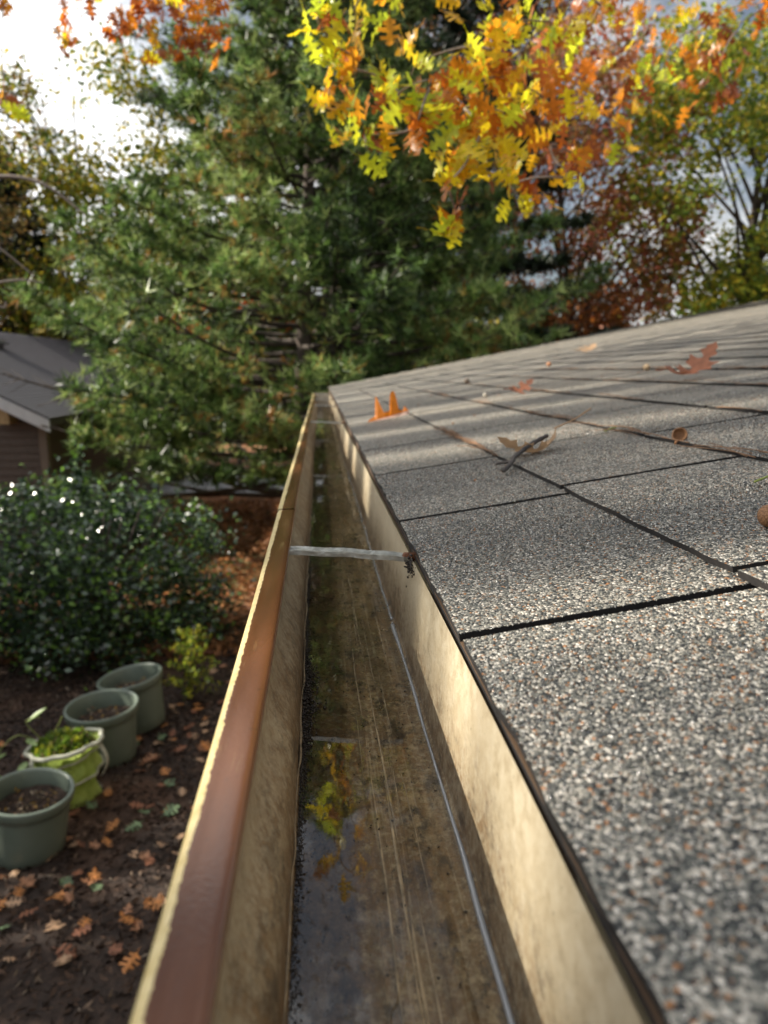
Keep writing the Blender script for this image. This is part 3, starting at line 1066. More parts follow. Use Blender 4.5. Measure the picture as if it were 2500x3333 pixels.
limb((-4.5, -4.3, 3.6), (-2.5, -1.5, 5.0), (0.2, 0.5, 3.8), (1.5, 3.6, 1.9), 0.09, 0.008)
limb((-4.5, -4.3, 4.2), (-2.0, -1.0, 6.2), (1.5, 0.8, 4.6), (2.4, 3.3, 2.1), 0.08, 0.008)
limb((-4.5, -4.3, 3.0), (-4.0, -1.5, 4.4), (-2.6, 1.5, 3.8), (-1.3, 3.7, 2.35), 0.08, 0.008)
limb((-4.5, -4.2, 5.0), (-2.5, 0, 6.0), (-0.6, 1.0, 4.2), (0.35, 2.1, 1.55), 0.07, 0.006)
all_pts = [(p, k, i) for k, (pts, a, c) in enumerate(limbs) for i, p in enumerate(pts) if i > 5]
NVAR = 7
leafvar = {}
def leaf_variant(pal, k):
    key = (pal, k)
    if key not in leafvar:
        leafvar[key] = oak_leaf_mesh('leaf', 1.0, hash((pal, k)) % 1000 if False else k * 17 + ord(pal), curl=0.12 + 0.05 * (k % 3), fold=0.12 * (1 + k % 3) - 0.1, petiole=0.3, mat=LM[pal][k % 3])
    return leafvar[key]
leaf_specs = []
twigs = MB()
cl = [(Vector((c[0], c[1], c[2])), c) for c in EXEC_CLUSTERS]
cl.sort(key=lambda q: -q[0].z)
done = []
for cc_, (cx_, cy_, cz_, cr_, nl, pals) in cl:
    c = cc_
    best = min(all_pts, key=lambda q: (q[0] - (c + Vector((0, -0.1, 0.3)))).length)[0]
    dist = (best - c).length * 0.9
    for d_ in done:
        if (d_ - c).length < dist and d_.z > c.z - 0.03:
            dist = (d_ - c).length
            best = d_
    top = c + Vector((random.uniform(-.3, .3) * cr_, random.uniform(-.3, .3) * cr_, cr_ * 0.3))
    L_ = (top - best).length
    side = Vector((random.gauss(0, 1), random.gauss(0, 1), random.gauss(0.4, .6))) * L_ * 0.16
    pts = bez(best, best.lerp(top, 0.35) + side, best.lerp(top, 0.7) + side * 0.6, top, 8) + [c + Vector((random.gauss(0, .3), random.gauss(0, .3), -0.5)) * cr_]
    twigs.tube([p - oloc for p in pts], [0.0042 - 0.0003 * i for i in range(len(pts))], 5)
    done.append(c)
    for k in range(int(nl * (0.95 if cz_ / cy_ < 0.47 else 0.5) + 0.5)):
        off = Vector((random.gauss(0, 1), random.gauss(0, 1), random.gauss(0, 1))) * cr_ * 0.68
        P = c + off
        pal = random.choice(pals) if random.random() > 0.34 else random.choice(('YYGOR' if cx_ < 0.9 else 'YGOOR') if cx_ > -0.3 else 'OOR')
        # tip hangs down
        dirv = Vector((random.gauss(0, 0.75), random.gauss(0, 0.75), -0.8 + random.gauss(0, 0.6))).normalized()
        nrm = Vector((random.gauss(0, 1), random.gauss(0, 1), random.gauss(0, 0.5)))
        zax = (nrm - dirv * nrm.dot(dirv)).normalized()
        yax = zax.cross(dirv)
        M3 = Matrix((dirv, yax, zax)).transposed().to_4x4()
        s = random.uniform(0.062, 0.095)
        M = Matrix.Translation(P - oloc - dirv * s * 0.5) @ M3 @ Matrix.Scale(s, 4)
        leaf_specs.append((P.length / s, pal, random.randrange(NVAR), M))
twigs.build('twigs', M_TWIG, oak, True, kind='stuff')
leaf_specs.sort(key=lambda q: q[0])
for d, pal, k, M in leaf_specs[:296]:
    o = link('leaf', leaf_variant(pal, k), oak)
    o.matrix_local = M
mv, mf, mm = [], [], []
rest_leaves = leaf_specs[296:]
# upper crown above the picture
for k in range(700):
    a = random.uniform(0, 6.283)
    rr = random.uniform(0.8, 5.0)
    P = Vector((-4.6 + rr * math.cos(a), -4.5 + rr * math.sin(a), random.uniform(3.5, 9.5)))
    if P.y > 0.3 - 0.0 * P.z:
        continue
    q = Matrix.Translation(P - oloc) @ Vector((random.gauss(0, 1), random.gauss(0, 1), random.gauss(0, 1))).to_track_quat('X', 'Y').to_matrix().to_4x4() @ Matrix.Scale(0.12, 4)
    rest_leaves.append((99, 'O' if random.random() < .5 else 'Y', random.randrange(NVAR), q))
bypal = {}
for d, pal, k, M in rest_leaves:
    me = leaf_variant(pal, k)
    key = (pal, k)
    if key not in bypal:
        co = np.zeros(len(me.vertices) * 3, dtype=np.float32)
        me.vertices.foreach_get('co', co)
        bypal[key] = (co.reshape(-1, 3), np.array([tuple(p.vertices) for p in me.polygons]), [])
    bypal[key][2].append(np.array(M))
VV, FF, MI, base = [], [], [], 0
mats = [m for k in 'YGOR' for m in LM[k]]
for (pal, k), (co, fs, Ms) in bypal.items():
    for M in Ms:
        VV.append(co @ M[:3, :3].T + M[:3, 3])
        FF.append(fs + base)
        MI.append(np.full(len(fs), mats.index(LM[pal][k % 3])))
        base += len(co)
me = np_mesh('outer_leaves', np.concatenate(VV), np.concatenate(FF), None, None, True)
for m in mats:
    me.materials.append(m)
me.polygons.foreach_set('material_index', np.concatenate(MI).astype(np.int32))
link('outer_leaves', me, oak, kind='stuff')

# ------------------------------------------------------------------ generic foliage
M_LEAF = leaf_mat('tree_foliage', 0.45, 0.5, 0.35)
M_NEEDLE = leaf_mat('pine_needle_foliage', 0.36, 0.42, 0.5)
M_GLOSSY = leaf_mat('glossy_holly_leaf', 0.15, 0.24, 1.0)
M_TRUNK = simple('dark_tree_bark', (0.065, 0.050, 0.040), 0.9, 12, 0.5, 0.7)
M_PBARK = simple('pine_bark', (0.11, 0.085, 0.07), 0.9, 14, 0.5, 0.8)

def leaf_quads(C, size, palette, asp=0.5, up=0.0, weights=None):
    n = len(C)
    A = rand_unit(n)
    A[:, 2] *= (1 - up)
    A /= np.linalg.norm(A, axis=1)[:, None]
    B = np.cross(A, rand_unit(n)); B /= np.linalg.norm(B, axis=1)[:, None]
    s = size * rng.uniform(0.6, 1.35, n)
    a = A * s[:, None] * 0.5
    bb = B * (s * asp)[:, None] * 0.5
    N = np.cross(A, B) * (s * 0.08)[:, None]
    V = np.stack([C - a, C + bb + N, C + a, C - bb + N], 1).reshape(-1, 3)
    F = np.arange(n * 4).reshape(-1, 4)
    pal = np.array(palette)
    idx = rng.choice(len(pal), n, p=weights)
    col_ = pal[idx] * rng.uniform(0.7, 1.3, (n, 1))
    return V, F, col_

def noise3(P, s, seed=0):
    """cheap lumpy field from summed sines"""
    r = np.random.default_rng(seed)
    out = np.zeros(len(P))
    for k in range(7):
        d = r.normal(size=3) * s
        out += np.sin(P @ d + r.uniform(0, 6.28))
    return out / 7

def broad_tree(name, label, base, height, crown_c, crown_r, n_clump, per, leaf, palette, seed, trunk_r=0.16, group=None, cat='tree', clump_r=0.45, limbs_n=26, weights=None, stems=1, gap=-0.1, mat=None, thin=1.0):
    global rng
    rng = np.random.default_rng(seed)
    r = random.Random(seed)
    root = empty(name, base, label, cat, group)
    bs = Vector(base)
    cc = np.array(crown_c) - np.array(base)
    cr3 = np.array(crown_r)
    P = []
    while len(P) < n_clump:
        q = rng.uniform(-1, 1, (n_clump * 3, 3))
        rr = np.linalg.norm(q, axis=1)
        q = q[(rr < 1) & (rr > 0.15)]
        W = q * cr3
        k = noise3(W, 1.6, seed) > gap
        P += list((W + cc)[k])
    P = np.array(P[:n_clump])
    b = MB()
    tops = []
    for s in range(stems):
        ox, oy = (r.uniform(-.5, .5), r.uniform(-.3, .3)) if stems > 1 else (0, 0)
        tp = Vector((cc[0] + ox * cr3[0], cc[1] + oy, cc[2] + cr3[2] * 0.7))
        pts = bez(Vector((ox * 0.25, oy * 0.25, -0.15)), Vector((ox * 0.3, oy * .3, height * 0.3)), Vector((cc[0] * 0.6 + ox * 0.6 * cr3[0] * 0.6, cc[1] * 0.6, height * 0.55)), tp, 14)
        tr_ = trunk_r * (0.75 if stems > 1 else 1)
        b.tube(pts, [tr_ * (1 - 0.9 * i / 14) + 0.012 for i in range(15)], 9)
        tops.append((pts, tr_))
    b.build('trunk', M_TRUNK, root, True)
    b = MB()
    sel = rng.choice(len(P), min(limbs_n, len(P)), replace=False)
    for j in sel:
        pts, tr_ = r.choice(tops)
        tgt = Vector(P[j])
        i0 = max(3, min(12, int(14 * max(0, (tgt.z - (cr3[2] * 0.35)) / max(height, .1)) * 0.9)))
        s0 = pts[i0]
        m = s0.lerp(tgt, 0.5) + Vector((0, 0, 0.15 * (tgt - s0).length * r.uniform(-.3, 1)))
        pp = bez(s0, s0.lerp(m, 0.6), m, tgt, 7)
        rr0 = tr_ * (1 - 0.9 * i0 / 14) * 0.5 + 0.01
        b.tube(pp, [rr0 * (1 - 0.85 * i / 7) + 0.006 for i in range(8)], 6, False)
    b.build('limbs', M_TRUNK, root, True)
    C = (P[:, None, :] + rng.normal(size=(len(P), per, 3)) * clump_r * 0.6 * np.array([1, 1, 0.7])).reshape(-1, 3)
    V, F, c_ = leaf_quads(C, leaf, palette, 0.6, 0.2, weights)
    # colour drifts from clump to clump, as ripening does
    c_ *= np.repeat(rng.uniform(0.75, 1.2, len(P)), per)[:, None]
    link('crown', np_mesh('crown', V, F, c_, mat or M_LEAF), root, kind='stuff')
    return root

# ------------------------------------------------------------------ white pine
def pine(name, label, base, height, trunks, R0, seed, n_br, tuft_pal, weights, z0=0.6, tuft=0.13, per_tuft=11, dens=1.0, trunk_r=0.13, shape=0.8, width=0.007, group=None, droop=0.0, keep=None, pw=1.6):
    global rng
    rng = np.random.default_rng(seed)
    r = random.Random(seed)
    root = empty(name, base, label, 'tree', group)
    tr_list = []
    for (dx, dy, lx, ly) in trunks:
        b = MB()
        pts = bez(Vector((dx, dy, -0.2)), Vector((dx + lx * 0.3, dy, height * 0.3)), Vector((dx + lx * 0.7, dy + ly * .7, height * 0.65)), Vector((dx + lx, dy + ly, height)), 16)
        b.tube(pts, [trunk_r * (1 - 0.93 * i / 16) + 0.01 for i in range(17)], 10)
        b.build('trunk', M_PBARK, root, True)
        tr_list.append(pts)
    b = MB()
    TP, TD = [], []
    for k in range(n_br):
        pts = tr_list[k % len(tr_list)]
        h = z0 + (height - z0 - 0.1) * ((k + r.random()) / n_br)
        f = h / height
        s0 = pts[min(16, int(f * 16))]
        s0 = Vector((s0.x, s0.y, h))
        a = k * 2.399 + r.uniform(-.3, .3)
        ln = R0 * (1 - f ** pw) ** shape * r.uniform(0.72, 1.1) + 0.25
        if f < 0.12:
            ln *= 0.75
        d = Vector((math.cos(a), math.sin(a), 0))
        rise = r.uniform(0.02, 0.28) - droop
        e = s0 + d * ln + Vector((0, 0, ln * rise))
        pp = bez(s0, s0 + d * ln * 0.35 + Vector((0, 0, -ln * 0.02)), s0 + d * ln * 0.7 + Vector((0, 0, ln * (rise * 0.4 - 0.03))), e, 9)
        rb = 0.045 * (1 - f) + 0.012
        b.tube(pp, [rb * (1 - 0.85 * i / 9) for i in range(10)], 5, False)
        # side shoots
        ns = int((7 + ln * 9) * dens)
        side = d.cross(Vector((0, 0, 1)))
        for j in range(ns):
            t = 0.25 + 0.75 * math.sqrt(r.random())
            q = pp[min(9, int(t * 9))].lerp(pp[min(9, int(t * 9) + 1)], t * 9 % 1)
            sl = (0.12 + (1.05 - t) * ln * 0.38) * r.uniform(0.5, 1.1)
            sg = 1 if j % 2 else -1
            dd = (d * r.uniform(0.5, 1.0) + side * sg * r.uniform(0.5, 1.1) + Vector((0, 0, r.uniform(-.45, .8)))).normalized()
            nt = max(2, int(sl / 0.075))
            for m in range(nt):
                tt = (m + 0.6 + r.random() * .4) / nt
                TP.append(q + dd * sl * tt + Vector((r.gauss(0, .02), r.gauss(0, .02), r.gauss(0, .02))))
                TD.append((dd + Vector((0, 0, 0.25 + 0.3 * r.random()))).normalized())
            if j % 3 == 0:
                b.tube([q, q + dd * sl], [0.008, 0.003], 4, False)
    b.build('boughs', M_TRUNK, root, True)
    TP = np.array([tuple(p) for p in TP]); TD = np.array([tuple(p) for p in TD])
    if keep is not None:
        kk = keep(TP + np.array(base))
        TP, TD = TP[kk], TD[kk]
    n = len(TP)
    D = TD[:, None, :] * 0.75 + rng.normal(size=(n, per_tuft, 3)) * 0.62
    D /= np.linalg.norm(D, axis=2)[..., None]
    L = tuft * rng.uniform(0.65, 1.25, (n, per_tuft, 1))
    B = np.cross(D, rng.normal(size=(n, per_tuft, 3))); B /= np.linalg.norm(B, axis=2)[..., None]
    P0 = TP[:, None, :] + 0 * D
    V = np.stack([P0 - B * width, P0 + B * width, P0 + D * L], 2).reshape(-1, 3)
    F = np.arange(n * per_tuft * 3).reshape(-1, 3)
    pal = np.array(tuft_pal)
    # yellowing comes bough by bough
    zone = noise3(TP, 1.3, seed + 5) + 0.45 * rng.normal(size=n)
    order = np.argsort(np.argsort(zone)) / n
    idx = np.searchsorted(np.cumsum(weights), order, side='right').clip(0, len(pal) - 1)
    c_ = np.repeat(pal[idx] * rng.uniform(0.75, 1.3, (n, 1)), per_tuft, axis=0)
    link('needles', np_mesh('needles', V, F, c_, M_NEEDLE), root, kind='stuff')
    return n * per_tuft

PINE_PAL = [(0.035, 0.058, 0.018), (0.070, 0.130, 0.034), (0.16, 0.26, 0.065), (0.34, 0.43, 0.14), (0.38, 0.30, 0.08), (0.46, 0.24, 0.07)]
base = (-0.42, 11.6, float(gz(-0.42, 11.6)))
n1 = pine('white_pine', 'large soft green white pine with two trunks at the end of the gutter', base, 10.2,
     [(0, 0, 0.55, 0.0), (0.42, 0.35, 0.5, 0.2)], 4.9, 11, 300, PINE_PAL, [0.15, 0.24, 0.29, 0.25, 0.05, 0.02], z0=0.55, tuft=0.16, per_tuft=8, dens=1.0, trunk_r=0.16, width=0.012, pw=1.0, shape=0.85, keep=lambda P: ~((P[:, 0] < -1.2 - 0.22 * P[:, 1]) & (P[:, 2] < 0.25 + 0.3 * (P[:, 0] + 4)) & (P[:, 2] > -1.0)) & ~((P[:, 0] > -2.2) & (P[:, 0] < 0.55) & (P[:, 2] > 0.15) & (P[:, 2] < 1.05) & (P[:, 1] < 13) & (rng.random(len(P)) < 0.7)) & (P[:, 2] > -1.5))
n2 = pine('hemlock', 'dark green conifer standing behind the right side of the pine', (2.5, 15.5, float(gz(2.5, 15.5))), 14, [(0, 0, 0.2, 0)], 4.2, 23, 130,
     [(0.010, 0.020, 0.010), (0.016, 0.032, 0.014), (0.028, 0.045, 0.018)], [0.4, 0.4, 0.2], z0=0.8, tuft=0.22, per_tuft=9, dens=0.9, trunk_r=0.2, width=0.020, droop=0.1, pw=1.0, shape=0.9)
pine('dark_fir', 'near black fir closing the gaps behind the pine trunks', (0.2, 20.5, float(gz(0.2, 20.5))), 15.5, [(0, 0, 0.1, 0)], 4.6, 83, 110,
     [(0.010, 0.018, 0.008), (0.020, 0.034, 0.013)], [0.5, 0.5], z0=2.4, tuft=0.32, per_tuft=7, dens=0.7, trunk_r=0.2, width=0.034, droop=0.1, pw=1.0, shape=0.8)
n3 = pine('dark_spruce', 'dark evergreen rising behind the neighbouring house roof', (-10.8, 25.5, float(gz(-10.8, 25.5))), 11, [(0, 0, 0.2, 0)], 4.4, 29, 170,
     [(0.010, 0.018, 0.012), (0.018, 0.030, 0.018)], [0.5, 0.5], z0=0.8, tuft=0.30, per_tuft=8, dens=0.8, trunk_r=0.2, width=0.028, droop=0.1)

YG = [(0.20, 0.24, 0.03), (0.38, 0.34, 0.04), (0.09, 0.15, 0.025), (0.50, 0.40, 0.04)]
broad_tree('birch_tree', 'thin tall tree with sparse yellow green leaves left of the pine', (-7.2, 23.0, float(gz(-7.2, 23))), 11, (-6.6, 23.0, 4.2), (3.1, 2.4, 5.0), 560, 36, 0.17, YG, 31, 0.12, stems=3, clump_r=0.55, gap=-0.05, limbs_n=40)
broad_tree('bare_tree', 'nearly bare grey brown tree at the far left edge', (-11.5, 21.0, float(gz(-11.5, 21))), 12, (-10.3, 21.0, 5.2), (3.4, 2.5, 4.8), 380, 24, 0.16, [(0.16, 0.13, 0.05), (0.10, 0.12, 0.03), (0.30, 0.18, 0.05)], 37, 0.15, stems=2, clump_r=0.6, limbs_n=120)
broad_tree('yellow_tree', 'golden yellow tree low behind the left of the pine', (-5.6, 27.0, float(gz(-5.6, 27))), 6, (-5.8, 27.0, 1.8), (2.6, 2.0, 2.6), 200, 40, 0.20, [(0.50, 0.38, 0.03), (0.40, 0.34, 0.04), (0.55, 0.30, 0.03)], 41, 0.12, stems=2, clump_r=0.5)
broad_tree('red_maple', 'dark red maple between the dark conifer and the green tree', (6.6, 18.0, float(gz(6.6, 18))), 9, (6.6, 18.0, 4.2), (3.0, 2.4, 4.2), 330, 34, 0.16, [(0.42, 0.13, 0.08), (0.52, 0.20, 0.10), (0.54, 0.30, 0.10), (0.26, 0.20, 0.07)], 43, 0.14, stems=2, clump_r=0.45, gap=-0.02, limbs_n=40)
broad_tree('maple_sapling', 'low orange red maple glowing behind the pine trunks', (-1.9, 17.0, float(gz(-1.9, 17))), 4.2, (-1.7, 17.0, 1.2), (1.4, 1.0, 1.3), 130, 40, 0.13, [(0.60, 0.13, 0.03), (0.72, 0.22, 0.04), (0.45, 0.08, 0.02)], 47, 0.06, stems=2, clump_r=0.35)
broad_tree('locust_tree', 'yellow green tree with dark forking limbs at the right edge', (9.5, 16.0, float(gz(9.5, 16))), 9, (10.0, 16.0, 4.0), (3.4, 2.4, 4.9), 680, 40, 0.15, [(0.26, 0.36, 0.05), (0.46, 0.50, 0.06), (0.14, 0.22, 0.04), (0.62, 0.50, 0.05)], 53, 0.22, stems=3, clump_r=0.40, gap=0.0, limbs_n=46)
broad_tree('rust_shrub', 'rust orange shrub over the far end of the roof', (5.6, 16.2, float(gz(5.6, 16.2))), 3.6, (5.7, 16.2, 0.9), (1.4, 1.0, 1.4), 150, 40, 0.12, [(0.30, 0.09, 0.03), (0.42, 0.15, 0.03), (0.22, 0.10, 0.03)], 59, 0.05, stems=3, clump_r=0.35)
broad_tree('orange_tree', 'orange brown tree high behind the top of the conifer', (2.9, 24.0, float(gz(2.9, 24))), 14, (3.6, 24.0, 8.0), (5.0, 3.0, 5.5), 420, 30, 0.24, [(0.34, 0.13, 0.04), (0.20, 0.08, 0.04), (0.14, 0.12, 0.04)], 61, 0.2, stems=2, clump_r=0.7, gap=0.0)
# backdrop wood: trees one can no longer tell apart
def far_wood():
    global rng
    rng = np.random.default_rng(77)
    P = []
    for k in range(150):
        a = rng.uniform(-0.75, 0.95)
        d = rng.uniform(38, 60)
        c = np.array([math.sin(a) * d, math.cos(a) * d, -2.8 + rng.uniform(0.5, 3.2)])
        h = rng.uniform(1.0, 2.6)
        P.append(c + rng.normal(size=(420, 3)) * np.array([1.7, 1.2, h * 0.8]))
    C = np.concatenate(P)
    C[:, 2] = np.maximum(C[:, 2], -3.2)
    V, F, c_ = leaf_quads(C, 0.50, [(0.07, 0.12, 0.03), (0.30, 0.32, 0.05), (0.50, 0.40, 0.05), (0.42, 0.16, 0.04), (0.04, 0.07, 0.03)], 0.7)
    link('far_wood', np_mesh('far_wood', V, F, c_, M_LEAF), kind='stuff', label='distant mixed autumn wood behind all the trees', category='woodland')
far_wood()

# off to the left: an unseen hedge added to keep the yard in shade, and a sparse tree that dapples the roof
def hedge():
    global rng
    rng = np.random.default_rng(5)
    root = empty('shade_hedge', (-6.6, 3.0, -3.0), 'tall dark evergreen hedge added out of view at left to shade the yard', 'hedge')
    n = 26000
    y = rng.uniform(-6, 8.7, n)
    top = 1.18 + 0.30 * (vnoise(y * 0.9, 3) - 0.5) * 2
    z = -3.1 + (top + 3.1) * rng.random(n)
    x = -6.7 + rng.normal(0, 0.30, n) * (1.2 - 0.6 * (z + 3.1) / 4.7)
    V, F, c_ = leaf_quads(np.stack([x + 6.6, y - 3.0, z + 3.0], 1), 0.22, [(0.02, 0.045, 0.015), (0.035, 0.07, 0.02)], 0.6)
    link('foliage', np_mesh('foliage', V, F, c_, M_LEAF), root, kind='stuff')
    for k in range(10):
        b = MB()
        b.tube([(0, -8.5 + k * 1.4, -0.1), (0.05, -8.45 + k * 1.4, 1.8), (0, -8.5 + k * 1.4, 3.9)], [0.06, 0.045, 0.015], 7)
        b.build('trunk', M_TRUNK, root, True)
hedge()
for k_, (ys_, r_, hh_, desc_) in enumerate(((0.10, 0.09, 15, 'with the leafiest crown'), (0.70, 0.26, 16, 'nearest of the bare stems'), (0.92, 0.26, 16, 'close behind the nearest'), (1.30, 0.15, 15, 'third stem of the row'), (1.66, 0.15, 15, 'fourth stem of the row'), (2.12, 0.16, 16, 'fifth stem of the row'), (2.55, 0.13, 15, 'thinnest of the middle stems'), (3.05, 0.17, 17, 'sixth stem of the row'), (3.75, 0.17, 16, 'seventh stem of the row'), (4.5, 0.24, 16, 'thickest of the row'), (5.6, 0.16, 16, 'last stem of the row'))):
    xb_ = -9.0 - 0.8 * (k_ % 3)
    yb_ = ys_ - 0.231 * xb_
    broad_tree('slim_ash_tree', 'slim sparse ash tree beyond the hedge at left, ' + desc_, (xb_, yb_, -3.1), hh_, (xb_ + 0.1, yb_ + 0.1, 7.6), (0.9, 0.7, 4.0), 15 if k_ == 0 else 9, 8 if k_ == 0 else 5, 0.19, [(0.30, 0.30, 0.04), (0.45, 0.34, 0.04)], 71 + k_, r_, stems=1, clump_r=0.45, limbs_n=8, gap=-1.0, group='slim ash trees beyond the hedge')

# ------------------------------------------------------------------ holly bush
def holly():
    global rng
    rng = np.random.default_rng(15)
    base = (-2.25, 6.75, float(gz(-2.25, 6.75)))
    root = empty('holly_bush', base, 'round glossy dark green bush behind the plant pots', 'bush')
    b = MB()
    r = random.Random(4)
    for k in range(14):
        a = r.uniform(0, 6.28)
        rr = r.uniform(0.3, 1.0)
        b.tube([(0.1 * math.cos(a), 0.1 * math.sin(a), 0), (0.5 * rr * math.cos(a), 0.5 * rr * math.sin(a), 0.6), (1.1 * rr * math.cos(a), 0.95 * rr * math.sin(a), 1.25 + 0.2 * r.random())], [0.03, 0.02, 0.007], 6)
    b.build('stems', M_TRUNK, root, True)
    # many overlapping sprays, not one dome
    cl_ = []
    while len(cl_) < 150:
        q = rng.uniform(-1, 1, 3)
        d_ = np.linalg.norm(q)
        if 0.35 < d_ < 1.0 and q[2] > -0.75:
            cl_.append(q * np.array([1.42, 1.08, 0.86]) * rng.uniform(0.8, 1.08) + np.array([0, 0, 0.66 - 0.12 * q[0]]))
    P = []
    for c in cl_:
        m = int(rng.uniform(90, 260))
        sg = rng.uniform(0.08, 0.19)
        P.append(c + rng.normal(size=(m, 3)) * np.array([sg, sg, sg * 0.75]))
    P = np.concatenate(P)
    P = P[P[:, 2] > 0.02]
    # upright shoots
    for k in range(60):
        a, rr = rng.uniform(0, 6.28), rng.uniform(0, 1.35)
        h = rng.uniform(0.2, 0.62)
        m = 34
        t = rng.random(m)
        c = np.array([rr * math.cos(a), rr * math.sin(a) * 0.8, 1.42 - 0.38 * rr])
        P = np.concatenate([P, c + np.stack([rng.normal(0, .03, m), rng.normal(0, .03, m), t * h], 1)])
    V, F, c_ = leaf_quads(P, 0.056, [(0.034, 0.062, 0.032), (0.060, 0.110, 0.050), (0.18, 0.34, 0.05)], 0.6, 0.45, weights=[0.45, 0.36, 0.19])
    link('leaves', np_mesh('leaves', V, F, c_, M_GLOSSY), root, kind='stuff')
holly()

# small yellow green shrub beside the far pot
def fern():
    global rng
    rng = np.random.default_rng(19)
    base = (-1.08, 5.35, float(gz(-1.08, 5.35)))
    root = empty('cypress_sapling', base, 'small feathery yellow green sapling beside the farthest pot', 'sapling')
    b = MB()
    C, W = [], []
    b.tube([(0, 0, 0), (0.03, 0, 0.3), (0.08, 0.02, 0.62)], [0.012, 0.008, 0.003], 6)
    for k in range(26):
        a = k * 2.4
        h = 0.05 + 0.52 * k / 26
        ln = 0.22 * (1 - h / 0.75) + 0.05
        p0 = Vector((0.03 * h / .3, 0, h)); p1 = p0 + Vector((math.cos(a) * ln, math.sin(a) * ln, 0.06))
        b.tube([p0, p1], [0.004, 0.0015], 4)
        for m in range(26):
            t = m / 25
            C.append(tuple(p0.lerp(p1, t) + Vector((random.gauss(0, .014), random.gauss(0, .014), random.gauss(0, .014)))))
    b.build('stem', M_TRUNK, root, True)
    V, F, c_ = leaf_quads(np.array(C), 0.055, [(0.16, 0.24, 0.03), (0.26, 0.34, 0.03), (0.42, 0.40, 0.03)], 0.22)
    link('fronds', np_mesh('fronds', V, F, c_, M_LEAF), root, kind='stuff')
fern()

